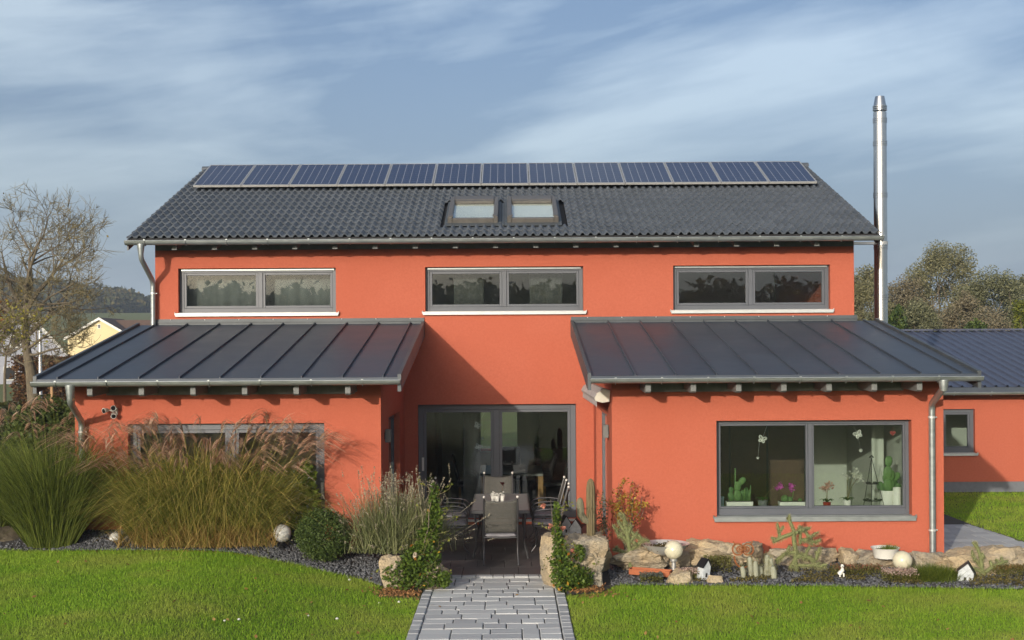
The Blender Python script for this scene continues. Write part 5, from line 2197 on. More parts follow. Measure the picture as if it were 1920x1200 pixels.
for i in range(k):
    d = Dk[i]
    nn = 16
    t = RNG.uniform(-.11, .015, nn)
    m_pts.append(tip[i] - np.array([0, 0, .03 * Lk[i]]) + np.array([d[0], d[1], 0]) * .012 * 0 + d * t[:, None] + RNG.normal(0, .006, (nn, 3)))
veg("flower_spike", [leaf_cards(np.concatenate(m_pts), .022, .7)], lavs, e)


# ornamental grasses
def tall_grass(label, base, rx, ry, n, hmin, hmax, spread, gm, pm, plumes, ph, lean=(0, 0), wid=.011, droop=(.10, .45), plume_len=.34, mess=.14, name="ornamental_grass"):
    bx, by, bz_ = base
    e = empty(name, (bx, by, bz_), 0, label, "ornamental grass")
    th = RNG.uniform(0, 2 * math.pi, n)
    rr = np.sqrt(RNG.uniform(0, 1, n))
    R = np.stack([bx + rx * rr * np.cos(th), by + ry * rr * np.sin(th), np.full(n, bz_ - .02)], 1)
    out = np.stack([np.cos(th), np.sin(th) * .6], 1) * rr[:, None]
    D = np.stack([out[:, 0] * spread + RNG.normal(0, mess, n) + lean[0], out[:, 1] * spread + RNG.normal(0, mess, n) + lean[1], np.ones(n)], 1)
    D /= np.linalg.norm(D, axis=1, keepdims=True)
    L = RNG.uniform(hmin, hmax, n) * (1.06 - .25 * rr)
    veg("blades", [ribbons(R, D, L, wid * RNG.uniform(.6, 1.3, n), RNG.uniform(droop[0], droop[1], n), 8, ex=3.4, outw=.75)], gm, e)
    if plumes:
        k = plumes
        th = RNG.uniform(0, 2 * math.pi, k)
        rr = np.sqrt(RNG.uniform(0, 1, k))
        R = np.stack([bx + rx * .9 * rr * np.cos(th), by + ry * .9 * rr * np.sin(th), np.full(k, bz_)], 1)
        D = np.stack([np.cos(th) * rr * spread * 1.5 + RNG.normal(0, .10, k) + lean[0] * 1.2, np.sin(th) * rr * spread * .7 + lean[1] - .05, np.ones(k)], 1)
        D /= np.linalg.norm(D, axis=1, keepdims=True)
        L = RNG.uniform(ph[0], ph[1], k)
        veg("plume_stalk", [ribbons(R, D, L, np.full(k, .006), np.full(k, .06), 5, tipw=.6)], gm, e)
        hz = D.copy(); hz[:, 2] = 0
        hz /= np.linalg.norm(hz, axis=1, keepdims=True)
        tip = R + D * L[:, None] + hz * (.06 * L * .45)[:, None] - np.array([0, 0, 1]) * (.06 * L)[:, None]
        m = 15
        RR = np.repeat(tip, m, 0) - np.repeat(D, m, 0) * RNG.uniform(0, .10, (k * m, 1))
        side = np.repeat(hz * np.where(RNG.uniform(0, 1, (k, 1)) < .12, -1, 1), m, 0)
        DD = np.repeat(D, m, 0) * .7 + side * RNG.uniform(.2, .6, (k * m, 1)) + RNG.normal(0, .045, (k * m, 3))
        DD /= np.linalg.norm(DD, axis=1, keepdims=True)
        LL = RNG.uniform(.55, 1.15, k * m) * plume_len
        veg("plumes", [ribbons(RR, DD, LL, np.full(k * m, .011), RNG.uniform(.55, .95, k * m), 5, tipw=.3)], pm, e)
    return e


gold = leafmat('golden_grass', (.52, .42, .13), (.10, .14, .022), (.28, .28, .055), tr=.4)
green_g = leafmat('green_grass', (.235, .27, .055), (.065, .095, .02), (.145, .185, .035), tr=.4)
plume = leafmat('pinkish_plume', (.62, .42, .30), (.30, .17, .11), (.46, .29, .20), tr=.4)
strawm = leafmat('straw', (.50, .36, .13), (.28, .17, .06), tr=.3)
b = P(372, 1046, 18.3)
g_main = tall_grass("large golden tall grass with pinkish plumes before the left wing", (b.x, 18.42, float(bed_z(b.x, 18.42))), .95, .26, 9000, .75, 1.98, .40, gold, plume, 150, (1.25, 2.0), wid=.014, mess=.20, droop=(.08, .62), plume_len=.42)
# short tangled leaves through the clump, then dry yellow straws at its foot
n = 3200
th = RNG.uniform(0, 2 * math.pi, n)
rr = np.sqrt(RNG.uniform(0, 1, n))
hh = RNG.uniform(.1, 1.25, n)
R = np.stack([b.x + (.80 + .35 * hh) * rr * np.cos(th), 18.42 + (.2 + .16 * hh) * rr * np.sin(th) - .03, float(bed_z(b.x, 18.4)) + hh * (1.1 - .25 * rr)], 1)
D = np.stack([RNG.normal(0, .8, n) + .5 * rr * np.cos(th), RNG.normal(-.35, .6, n), RNG.uniform(-.1, .9, n)], 1)
D /= np.linalg.norm(D, axis=1, keepdims=True)
veg("bent_leaves", [ribbons(R, D, RNG.uniform(.2, .55, n), np.full(n, .013), RNG.uniform(.3, 1.0, n), 5)], leafmat('bent_grass', (.58, .42, .15), (.09, .13, .02), (.30, .28, .06), tr=.35), g_main)
n = 1500
R = np.stack([b.x + RNG.normal(0, .52, n).clip(-1.1, 1.1), 18.27 + RNG.normal(0, .10, n), np.full(n, float(bed_z(b.x, 18.3)))], 1)
D = np.stack([RNG.normal(0, .42, n), RNG.normal(-.32, .3, n), np.ones(n)], 1)
D /= np.linalg.norm(D, axis=1, keepdims=True)
o = veg("dry_straw", [ribbons(R, D, RNG.uniform(.3, .8, n), np.full(n, .010), RNG.uniform(.1, .5, n), 4)], strawm, g_main)
b = P(92, 1032, 18.35)
tall_grass("tall green fountain grass at the corner of the left wing", (b.x, 18.45, float(bed_z(b.x, 18.4))), .34, .22, 5200, 1.0, 2.35, .42, green_g, plume, 10, (1.7, 2.2), wid=.010, mess=.15, droop=(.06, .5))
b = P(-40, 1030, 18.8)
tall_grass("green grass with brown plumes at the left picture edge", (b.x, 19.0, float(bed_z(b.x, 19.0))), .36, .25, 2600, 1.0, 2.1, .38, green_g, plume, 42, (1.7, 2.15), wid=.010, plume_len=.34)

# bush behind the grasses
c = P(82, 790, 21.5)
shrub("viburnum_bush", "dark leafy evergreen bush behind the tall green grass", "shrub",
      [(c.x, 21.5, c.z - .5, .62, .5, .85), (c.x - .3, 21.4, c.z - .1, .34, .3, .38), (c.x + .32, 21.5, c.z + .0, .34, .3, .36), (c.x + .05, 21.5, c.z + .2, .3, .3, .28)],
      4200, .085, leafmat('viburnum_leaf', (.13, .17, .045), (.035, .06, .016)), base=.4)
# vine at the left door
c = P(572, 900, 18.75)
shrub("climbing_vine", "bright green vine leaves beside the left wing's glazed door", "climber",
      [(c.x, 18.78, c.z, .16, .10, .30), (c.x + .04, 18.78, c.z - .35, .2, .1, .3), (c.x - .1, 18.75, c.z - .6, .2, .1, .3)],
      520, .085, leafmat('vine_leaf', (.19, .27, .035), (.07, .12, .02)), aspect=.85, base=.45)


# roses
def rose(label, blobs, n, stems, flowers, base):
    e = shrub("rose_bush", label, "rose bush", blobs, n, .050, leafmat('rose_leaf', (.16, .235, .035), (.045, .085, .014), (.10, .155, .022)), stems, aspect=.7, base=base)
    m = MB()
    shoots = []
    for k in range(16):
        b0_ = blobs[k % len(blobs)]
        a_ = Vector(b0_[:3])
        d_ = Vector((random.gauss(0, 1), random.gauss(-.2, .6), random.uniform(.1, 1.1))).normalized() * random.uniform(1.1, 1.9) * max(b0_[3], b0_[5])
        pts_ = branch_tubes(m, a_, a_ + d_, .005, .002, 4, .06, 4)
        for q_ in range(9):
            t_ = random.uniform(.55, 1.0)
            shoots.append(np.array(a_.lerp(a_ + d_, t_)) + RNG.normal(0, .022, 3))
    m.build("shoot", M['twig'], e)
    tag(veg("shoot_leaf", [leaf_cards(np.array(shoots), .042, .7)], leafmat('young_rose_leaf', (.24, .25, .05), (.10, .13, .025)), e), kind="stuff")
    for (x, y, z, cm) in flowers:
        C = np.array([x, y, z]) + RNG.normal(0, .014, (36, 3))
        veg("rose_bloom", [leaf_cards(C, .036, .9)], cm, e)
    C = blob_points(60, blobs, shell=.25)
    tag(veg("autumn_leaf", [leaf_cards(C, .05, .7)], leafmat('autumn_leaf', (.55, .34, .04), (.35, .10, .02)), e), kind="stuff")
    return e


peach = leafmat('peach_petal', (.68, .34, .24), (.60, .22, .16))
cream = leafmat('cream_petal', (.70, .62, .50), (.6, .5, .38))
c = P(772, 1085, 17.1)
cl = P(818, 1000, 17.6)
rose("bushy rose left of the path climbing up beside the lavender",
     [(c.x, 17.1, .20, .40, .28, .22), (c.x + .12, 17.15, .42, .28, .24, .2), (cl.x - .12, 17.5, .62, .16, .15, .26), (cl.x - .02, 17.6, .88, .12, .12, .25), (cl.x - .02, 17.6, 1.18, .08, .1, .22), (c.x + .42, 17.1, .15, .12, .14, .12)],
     4800, [((c.x + .1, 17.2, .05), (cl.x, 17.6, 1.4), .012, .005), ((c.x, 17.1, .05), (c.x - .2, 17.0, .5), .01, .004), ((c.x + .05, 17.1, .05), (c.x + .3, 17.1, .6), .01, .004)],
     [(P(778, 1040, 17).x, 17.0, P(778, 1040, 17).z, cream), (P(741, 1062, 16.95).x, 16.95, P(741, 1062, 16.95).z, cream)], .02)
c = P(1068, 1085, 16.85)
cu = P(1044, 1010, 17.0)
rose("slender rose with peach blooms climbing the boulder right of the path",
     [(c.x, 16.85, .20, .26, .20, .20), (c.x - .1, 16.9, .40, .17, .15, .18), (cu.x + .03, 16.95, .56, .10, .10, .2), (cu.x, 17.0, .78, .075, .09, .18), (cu.x, 17.0, 1.02, .06, .08, .18), (c.x + .18, 16.9, .18, .16, .15, .16), (c.x + .14, 17.0, .5, .08, .1, .12)],
     2900, [((c.x - .02, 16.9, .03), (cu.x - .08, 17.0, 1.22), .012, .004), ((c.x, 16.9, .03), (c.x + .2, 17.0, .62), .01, .004), ((cu.x, 17, .8), (cu.x + .12, 17, 1.12), .006, .003)],
     [(P(1018, 948, 17).x, 17.0, P(1018, 948, 17).z, peach), (P(1046, 983, 17).x, 17.0, P(1046, 983, 17).z, peach), (P(1054, 990, 17).x, 17.0, P(1054, 990, 17).z, peach),
      (P(1034, 986, 17).x, 17.0, P(1034, 986, 17).z, peach), (P(1074, 1032, 17).x, 17.0, P(1074, 1032, 17).z, peach)], .02)


# column cactus (ribbed) on the boulder
def ribbed(mb, pts, rads, ribs=9, n=54):
    pts = [Vector(p) for p in pts]
    for i in range(len(pts)):
        pass
    b0 = len(mb.v)
    mb.tube(pts, rads, n, cap=True)
    k = 0
    for i, p in enumerate(pts):
        for q in range(n):
            v = Vector(mb.v[b0 + k])
            a = 2 * math.pi * q / n
            f_ = 1 - .20 * (1 - abs(math.cos(a * ribs / 2)))
            v = p + (v - p) * f_
            mb.v[b0 + k] = tuple(v)
            k += 1


cz = P(1108, 1012, 17.75)
ct = P(1107, 897, 17.75)
e = empty("column_cactus", (cz.x, 17.75, cz.z), 0, "tall ribbed column cactus with one side arm on the boulder", "cactus")
H_ = ct.z - cz.z
cact = mat('brown_cactus', (.20, .155, .075), .8, col2=(.09, .075, .04), scale=14, stretch=(6, 6, .6), bump=.4, bscale=50)
m = MB()
ribbed(m, [(cz.x, 17.75, cz.z + H_ * t) for t in (0, .1, .5, .85, .94, .985, 1.0)], [.058, .062, .066, .064, .05, .026, .004])
autosmooth(m.build("trunk", cact, e), 50)
m = MB()
ax = P(1090, 935, 17.75)
ribbed(m, [(cz.x - .03, 17.74, cz.z + H_ * .30), (cz.x - .09, 17.73, cz.z + H_ * .33), (ax.x - .01, 17.72, cz.z + H_ * .42), (ax.x - .02, 17.72, ax.z - .05), (ax.x - .02, 17.72, ax.z + .0), (ax.x - .02, 17.72, ax.z + .02)], [.045, .05, .056, .052, .035, .005], 8, 40)
autosmooth(m.build("arm", mat('grey_cactus', (.20, .19, .12), .9, col2=(.12, .11, .07), scale=60, bump=.6, bscale=90), e), 50)
autosmooth(MB().lathe([(.11, -.006), (.115, .004), (.10, .012), (.05, .02)], cz, 20).build("base_plate", M['blackmetal'], e))


# spiny branching cacti
def cholla(label, root, arms, lmat, name="branching_cactus", spin=.028, dens=420):
    e = empty(name, root, 0, label, "cactus")
    m = MB()
    C = []
    extra = []
    for (a, b, r0) in arms:
        a, b = Vector(a), Vector(b)
        if name == "branching_cactus" and (b - a).length > .1:
            for k in range(2):
                s0 = a.lerp(b, random.uniform(.35, .9))
                d = (b - a).normalized() * .5 + Vector((random.gauss(0, .6), random.gauss(0, .7), random.gauss(.35, .4)))
                extra.append((s0, s0 + d.normalized() * random.uniform(.06, .13), r0 * .82))
    for (a, b, r0) in list(arms) + extra:
        a, b = Vector(a), Vector(b)
        mid = a.lerp(b, .5) + Vector((random.gauss(0, .012), random.gauss(0, .012), .012))
        m.tube([a, mid, b.lerp(mid, .12), b], [r0, r0 * 1.1, r0 * .85, r0 * .3], 8)
        L = (b - a).length
        k = int(dens * L / .25)
        t = RNG.uniform(0, 1, k)[:, None]
        A, B = np.array(a), np.array(b)
        d = rand_dirs(k)
        C.append((A + (B - A) * t + d * r0 * 1.02, d))
    autosmooth(m.build("branches", lmat, e), 60)
    R = np.concatenate([c_[0] for c_ in C])
    D = np.concatenate([c_[1] for c_ in C]) + RNG.normal(0, .25, (len(R), 3))
    D /= np.linalg.norm(D, axis=1, keepdims=True)
    veg("spines", [ribbons(R, D, RNG.uniform(.6, 1.4, len(R)) * spin, np.full(len(R), .005), np.zeros(len(R)), 1, tipw=.2)], leafmat('pale_spine_' + name, (.42, .40, .22), (.24, .25, .12), tr=.2), e)
    return e


chm = mat('cholla_green', (.20, .22, .085), .8, col2=(.12, .14, .055), scale=20, bump=.5, bscale=60)
q = lambda px, py, Y: P(px, py, Y)
Yc = 17.85
r0 = q(1493, 1072, Yc)
arms = [(r0, q(1491, 1030, Yc), .030), (q(1491, 1030, Yc), q(1488, 992, Yc), .028), (q(1488, 995, Yc), q(1479, 972, Yc), .022),
        (q(1488, 1000, Yc), q(1520, 990, Yc), .023), (q(1488, 1000, Yc), q(1448, 1017, Yc), .024), (q(1500, 1012, Yc), q(1533, 1018, Yc), .022), (q(1510, 996, Yc), q(1518, 1014, Yc), .018),
        (q(1462, 1008, Yc), q(1459, 990, Yc), .020), (q(1490, 1035, Yc), q(1466, 1042, Yc), .024), (q(1495, 1040, Yc), q(1530, 1052, Yc), .024), (q(1530, 1050, Yc), q(1539, 1030, Yc), .02),
        (q(1520, 1050, Yc), q(1535, 1068, Yc), .022), (q(1490, 1050, Yc), q(1480, 1066, Yc), .024), (q(1500, 1020, Yc), q(1500, 985, Yc + .1), .02), (q(1505, 1050, Yc), q(1515, 1030, Yc), .022),
        (q(1470, 1040, Yc), q(1456, 1058, Yc), .02), (q(1495, 1060, Yc), q(1550, 1064, Yc - .1), .022), (q(1507, 1015, Yc), q(1525, 1004, Yc), .018)]
cholla("sprawling branching green cactus below the plant window", r0, arms, chm)
Yc = 17.95
r0 = q(1182, 1062, Yc)
arms = [(r0, q(1180, 1025, Yc), .032), (q(1180, 1030, Yc), q(1172, 985, Yc), .030), (q(1172, 990, Yc), q(1170, 966, Yc), .024), (q(1178, 1020, Yc), q(1158, 1000, Yc), .026), (q(1178, 1022, Yc), q(1196, 998, Yc), .026),
        (q(1196, 1002, Yc), q(1206, 1018, Yc), .022), (q(1180, 1035, Yc), q(1210, 1010, Yc), .024), (q(1176, 1010, Yc), q(1184, 985, Yc), .022), (q(1180, 1042, Yc), q(1156, 1030, Yc), .024),
        (q(1182, 1048, Yc), q(1204, 1036, Yc), .024), (q(1172, 1000, Yc), q(1160, 980, Yc), .02), (q(1160, 1005, Yc), q(1156, 990, Yc), .02), (q(1185, 1030, Yc), q(1190, 1048, Yc), .022)]
cholla("dense upright branching cactus beside the berry bush", r0, arms, chm)
Yc = 17.5
r0 = q(1848, 1098, Yc)
arms = [(r0, q(1842, 1070, Yc), .030), (q(1842, 1072, Yc), q(1838, 1042, Yc), .026), (q(1838, 1044, Yc), q(1829, 1018, Yc), .020), (q(1845, 1075, Yc), q(1868, 1058, Yc), .024), (q(1868, 1060, Yc), q(1890, 1052, Yc), .02),
        (q(1840, 1072, Yc), q(1812, 1062, Yc), .022), (q(1842, 1080, Yc), q(1814, 1082, Yc), .022), (q(1846, 1085, Yc), q(1872, 1086, Yc), .022), (q(1838, 1062, Yc), q(1822, 1040, Yc), .02), (q(1846, 1090, Yc), q(1832, 1100, Yc), .022)]
cholla("open branching cactus with long arms at the right end", r0, arms, chm)
# furry white cacti
Yc = 17.55
r0 = q(1425, 1090, Yc)
arms = []
for (px, py0, py1, r_) in ((1408, 1085, 1044, .036), (1436, 1088, 1040, .040), (1447, 1086, 1046, .036), (1424, 1090, 1062, .036), (1394, 1082, 1062, .032), (1434, 1094, 1078, .030), (1451, 1088, 1062, .04), (1418, 1086, 1052, .034)):
    y_ = Yc + random.uniform(-.08, .12)
    arms.append((q(px, py0, y_), q(px + random.uniform(-3, 3), py1, y_), r_))
cholla("clump of furry white column cacti in front of the owl", r0, arms, mat('furry_cactus', (.36, .37, .28), .95, bump=.5, bscale=60), "furry_cactus", .035, 420)

# red-berried bush by the wall
Yb = 18.55
rt = P(1172, 1030, Yb)
stm = []
pts = []
for (px, py) in ((1148, 915), (1160, 905), (1170, 902), (1186, 900), (1198, 908), (1156, 945), (1180, 930), (1204, 930), (1142, 935), (1192, 918), (1210, 945)):
    t_ = P(px, py, Yb - random.uniform(0, .1))
    stm.append((rt, t_, .009, .003))
    for k in range(10):
        f_ = random.uniform(.35, 1.02)
        pts.append(np.array(rt.lerp(t_, f_)))
e = empty("barberry_bush", (rt.x, Yb, rt.z), 0, "thin upright bush with yellow and red autumn leaves by the right wing", "shrub")
m = MB()
for a_, b_, r0_, r1_ in stm:
    branch_tubes(m, a_, b_, r0_, r1_, 5, .03, 4)
m.build("stem", M['bark'], e)
C = np.repeat(np.array(pts), 9, 0) + RNG.normal(0, .028, (len(pts) * 9, 3))
veg("foliage", [leaf_cards(C, .042, .6)], leafmat('autumn_barberry', (.44, .32, .04), (.34, .06, .025), (.30, .22, .04)), e)
# grey thorny shrub at the corner
c = P(1128, 960, 18.55)
shrub("thorny_shrub", "grey twiggy dry shrub between column cactus and courtyard corner", "shrub", [(c.x, 18.5, c.z, .10, .1, .32), (c.x + .02, 18.5, c.z - .35, .12, .1, .3)],
      520, .035, leafmat('dry_twig_leaf', (.25, .22, .10), (.11, .09, .06)), [((c.x, 18.5, .25), (c.x + .02, 18.5, c.z + .3), .008, .003), ((c.x, 18.5, .25), (c.x - .08, 18.5, c.z + .15), .007, .003), ((c.x, 18.5, .25), (c.x + .09, 18.5, c.z + .1), .007, .003)], base=.2)

# vessels
p = P(1247, 1027, 18.0)
e = empty("metal_bowl", (p.x, 18.0, p.z - .10), 0, "wide pale metal bowl planted with dry moss behind a globe lamp", "bowl")
autosmooth(MB().lathe([(.10, -.10), (.20, -.06), (.30, .02), (.335, .06), (.345, .065), (.33, .058), (.29, .02), (.19, -.05)], (p.x, 18.0, p.z), 28).build("bowl", M['sill'], e))
veg("moss", [leaf_cards(np.array([p.x, 18.0, p.z + .015]) + RNG.normal(0, 1, (700, 3)) * np.array([.12, .09, .022]), .03)], leafmat('brown_moss', (.15, .12, .04), (.06, .055, .02)), e)
p = P(1660, 1047, 17.95)
pz = P(1660, 1027, 17.95)
e = empty("enamel_basin", (p.x, 17.95, p.z), 0, "white enamel basin planted with green grass on the flat slab", "basin")
w = 26 * 17.95 / F
h = pz.z - p.z
autosmooth(MB().lathe([(w * .62, 0), (w * .78, .012), (w * .9, h * .8), (w * 1.02, h), (w * 1.04, h * 1.04), (w * .98, h), (w * .84, h * .75)], p, 28).build("basin", M['white'], e))
MB().lathe([(w * .84, h * .8), (w * .5, h * .88)], p, 20).build("potting_soil", M['soil'], e)
n = 260
R = np.array(p) + np.array([.05, 0, h * .85]) + RNG.normal(0, 1, (n, 3)) * np.array([.05, .04, 0])
D = np.stack([RNG.normal(0, .5, n), RNG.normal(0, .4, n), np.ones(n)], 1)
D /= np.linalg.norm(D, axis=1, keepdims=True)
veg("grass_tuft", [ribbons(R, D, RNG.uniform(.05, .14, n), np.full(n, .005), RNG.uniform(.1, .5, n), 3)], leafmat('tuft', (.25, .32, .05), (.1, .15, .02)), e)
p = P(1220, 1072, 17.6)
e = empty("terracotta_trough", (p.x, 17.6, p.z), 0, "broken terracotta trough lying on the gravel", "trough")
L0, L1 = P(1182, 1062, 17.75), P(1258, 1076, 17.5)
ax_ = (L1 - L0); ax_.z = 0
d_ = ax_.normalized(); s_ = Vector((-d_.y, d_.x, 0))
zb_ = p.z - .05
for off, hh, nm in ((-.06, .075, "side"), (.06, .085, "side")):
    MB().bar(L0 + s_ * off + Vector((0, 0, zb_ + hh / 2 - L0.z)), L1 + s_ * off + Vector((0, 0, zb_ + hh / 2 - L1.z)), .014, hh).build(nm, M['terracotta'], e)
MB().bar(Vector((L0.x, L0.y, zb_ + .008)), Vector((L1.x, L1.y, zb_ + .008)), .12, .014).build("bottom", M['terracotta'], e)
for t_ in (0.005, .995):
    c_ = L0.lerp(L1, t_)
    MB().bar(Vector((c_.x, c_.y, zb_ + .042)) - s_ * .053, Vector((c_.x, c_.y, zb_ + .042)) + s_ * .053, .012, .08).build("end", M['terracotta'], e)

# bird houses
p = P(1318, 1086, 17.45)
toy_house("bird_house", (p.x, 17.45, p.z), .13, .12, .19, .09, .55, "leaning white bird house beside the small square sandstone", "bird house", .12)
p = P(1808, 1092, 17.3)
toy_house("bird_house", (p.x, 17.3, p.z), .20, .15, .17, .11, -.35, "white bird house with dark roof in front of the largest boulder", "bird house", .18)

# rusty owl
oc = P(1393, 1040, 17.75)
k_ = 17.75 / F
e = empty("rusty_owl", (oc.x, 17.75, P(1393, 1066, 17.75).z), 0, "rusty flat steel owl outline in the rock garden", "ornament")


def ring(cx, cz, rx, rz, w, a0=0, a1=2 * math.pi, n=26, name="outline", y=17.75):
    V, Q = [], []
    for i in range(n + 1):
        a = a0 + (a1 - a0) * i / n
        for yy in (y - .008, y + .008):
            V.append((cx + (rx - w / 2) * math.cos(a), yy, cz + (rz - w / 2) * math.sin(a)))
            V.append((cx + (rx + w / 2) * math.cos(a), yy, cz + (rz + w / 2) * math.sin(a)))
    for i in range(n):
        a = i * 4
        Q += [(a, a + 1, a + 5, a + 4), (a + 2, a + 6, a + 7, a + 3), (a, a + 4, a + 6, a + 2), (a + 1, a + 3, a + 7, a + 5)]
    return MB().add(V, Q).build(name, M['rust'], e)


hz_ = P(1393, 1030, 17.75).z
for s in (-1, 1):
    ring(oc.x + s * 9.5 * k_, hz_, 10 * k_, 10.5 * k_, 2.8 * k_, name="head_ring")
    ring(oc.x + s * 6.5 * k_, hz_, 5 * k_, 5 * k_, 2.6 * k_, name="eye", y=17.744)
    ring(oc.x + s * 6 * k_, hz_, 1.6 * k_, 1.6 * k_, 2.2 * k_, n=10, name="pupil", y=17.752)
    MB().bar((oc.x + s * 15 * k_, 17.75, hz_ + 9 * k_), (oc.x + s * 18 * k_, 17.75, hz_ + 15 * k_), .016, .016, up=(0, 1, 0)).build("ear", M['rust'], e)
ring(oc.x, hz_ - 14 * k_, 16 * k_, 20 * k_, 2.8 * k_, math.pi * .98, math.pi * 2.02, name="body_outline")
MB().bar((oc.x, 17.75, hz_ - 33 * k_), (oc.x, 17.75, hz_ - 44 * k_), .012, .012, up=(0, 1, 0)).build("stake", M['rust'], e)

# small figurine
p = P(1577, 1081, 17.45)
e = empty("dog_figurine", (p.x, 17.45, p.z), 0, "small white and black animal figurine among the succulents", "figurine")
m = MB().tube([p + Vector((-.035, 0, .03)), p + Vector((-.01, 0, .05)), p + Vector((.02, 0, .09)), p + Vector((.022, 0, .12))], [.028, .034, .028, .016], 10)
m.ball(p + Vector((.012, -.015, .145)), .026, 10, 8)
for dx in (-.02, .03):
    m.tube([p + Vector((dx, -.02, .05)), p + Vector((dx, -.03, 0))], [.012, .011], 7)
autosmooth(m.build("body", M['white'], e))
m = MB()
for s in (-1, 1):
    m.ball(p + Vector((.012 + s * .024, -.012, .152)), .012, 8, 6)
m.ball(p + Vector((.01, -.042, .142)), .007, 6, 5).ball(p + Vector((.045, 0, .07)), .022, 8, 6)
m.build("dark_patches", M['blackmetal'], e, smooth=True)

# cushion shrub and sedums
c = P(1748, 1078, 17.35)
n = 5200
R = np.stack([c.x + RNG.normal(0, .13, n), 17.35 + RNG.normal(0, .08, n), np.full(n, gz(c.x, 17.35) - .01)], 1)
D = np.stack([RNG.normal(0, .85, n), RNG.normal(0, .6, n), np.ones(n)], 1)
D /= np.linalg.norm(D, axis=1, keepdims=True)
e = empty("cushion_shrub", (c.x, 17.35, gz(c.x, 17.35)), 0, "low bright green feathery cushion shrub left of the white bird house", "shrub")
veg("foliage", [ribbons(R, D, RNG.uniform(.12, .31, n), np.full(n, .006), RNG.uniform(.05, .35, n), 3)], leafmat('feathery', (.19, .23, .03), (.06, .10, .012)), e)


def sedum(px0, px1, py, Y, h, n, fm, label, cat="flowers"):
    a, b = P(px0, py, Y), P(px1, py, Y)
    cx = (a.x + b.x) / 2
    z = gz(cx, Y)
    e = empty("sedum", (cx, Y, z), 0, label, cat)
    C = np.stack([RNG.uniform(a.x, b.x, n), Y + RNG.normal(0, .07, n), z + .02 + h * RNG.uniform(0, 1, n) ** .6], 1)
    veg("leaves", [leaf_cards(C * np.array([1, 1, 1]) - np.array([0, 0, .02]), .028)], leafmat('sedum_leaf', (.20, .20, .05), (.10, .10, .03)), e)
    C = C[C[:, 2] > z + .02 + h * .55]
    tag(veg("flower_heads", [leaf_cards(C + np.array([0, -.02, .012]), .022, .9)], fm, e), kind="stuff")


palef = leafmat('pale_sedum_flower', (.58, .46, .38), (.38, .26, .22))
sedum(1655, 1716, 1085, 17.25, .15, 1500, palef, "pale pink flowering sedum in front of the second cream globe")
sedum(1268, 1310, 1062, 17.55, .12, 700, palef, "pale pink sedum beside the leaning bird house")
sedum(1560, 1650, 1075, 17.6, .13, 1300, leafmat('reddish_succulent', (.30, .12, .08), (.16, .17, .07)), "low reddish succulents left of the second cream globe", "succulents")
sedum(1200, 1242, 1085, 17.4, .10, 600, leafmat('grey_succulent', (.19, .20, .17), (.10, .11, .09)), "grey spiky succulents in front of the terracotta trough", "succulents")
sedum(1320, 1370, 1062, 17.9, .20, 900, leafmat('pad_green', (.22, .22, .07), (.12, .12, .04)), "yellowish succulents between bird house and owl", "succulents")
sedum(1860, 1925, 1072, 17.5, .12, 900, leafmat('rusty_succulent', (.26, .15, .05), (.12, .12, .04)), "rusty groundcover succulents right of the long-armed cactus", "succulents")
n = 6500
x = RNG.uniform(2.3, 7.3, n)
yf = bed_front(x)
y = yf + .12 + np.abs(RNG.normal(0, .35, n))
dn = np.array([mnoise.noise(Vector((a * 2.3, b * 2.3, 4))) for a, b in zip(x, y)])
kk = (dn > -.05) & (y < 18.6)
o = veg("ground_cover", [leaf_cards(np.stack([x, y, bed_z(x, y) + RNG.uniform(.01, .06, n)], 1)[kk], .032)], leafmat('ground_cover_leaf', (.21, .17, .05), (.09, .085, .03)))
tag(o, "low brownish green succulent ground cover between the rocks", "ground cover", kind="stuff")

# mushrooms dotted on the lawn
mush = MB().lathe([(.006, 0), (.007, .018), (.024, .020), (.022, .030), (.012, .040), (.001, .043)], (0, 0, 0), 10).mesh("white_mushroom")
mush.materials.append(M['white'])
mush.polygons.foreach_set("use_smooth", [True] * len(mush.polygons))
for (px, py) in ((655, 1090), (652, 1084), (711, 1132), (748, 1131), (632, 1163), (578, 1156), (448, 1164), (421, 1166)):
    zz = .12
    for _ in range(6):
        Yq = F * (CAMZ - zz) / (py - CY + (px - CX) * ROLL)
        zz = float(lawn_z(P(px, py, Yq).x, Yq))
    o = bpy.data.objects.new("white_mushroom", mush)
    COL.objects.link(o)
    o.location = (P(px, py, Yq).x, Yq, zz - .004)
    s = random.uniform(.55, .95)
    o.scale = (s, s, s)
    tag(o, "small white mushroom in the short grass of the lawn left of the path", "mushroom", "white mushrooms on the left lawn")


# ================================================================== BACKGROUND
def far_z(x, y):
    return float(lawn_z(x, y))


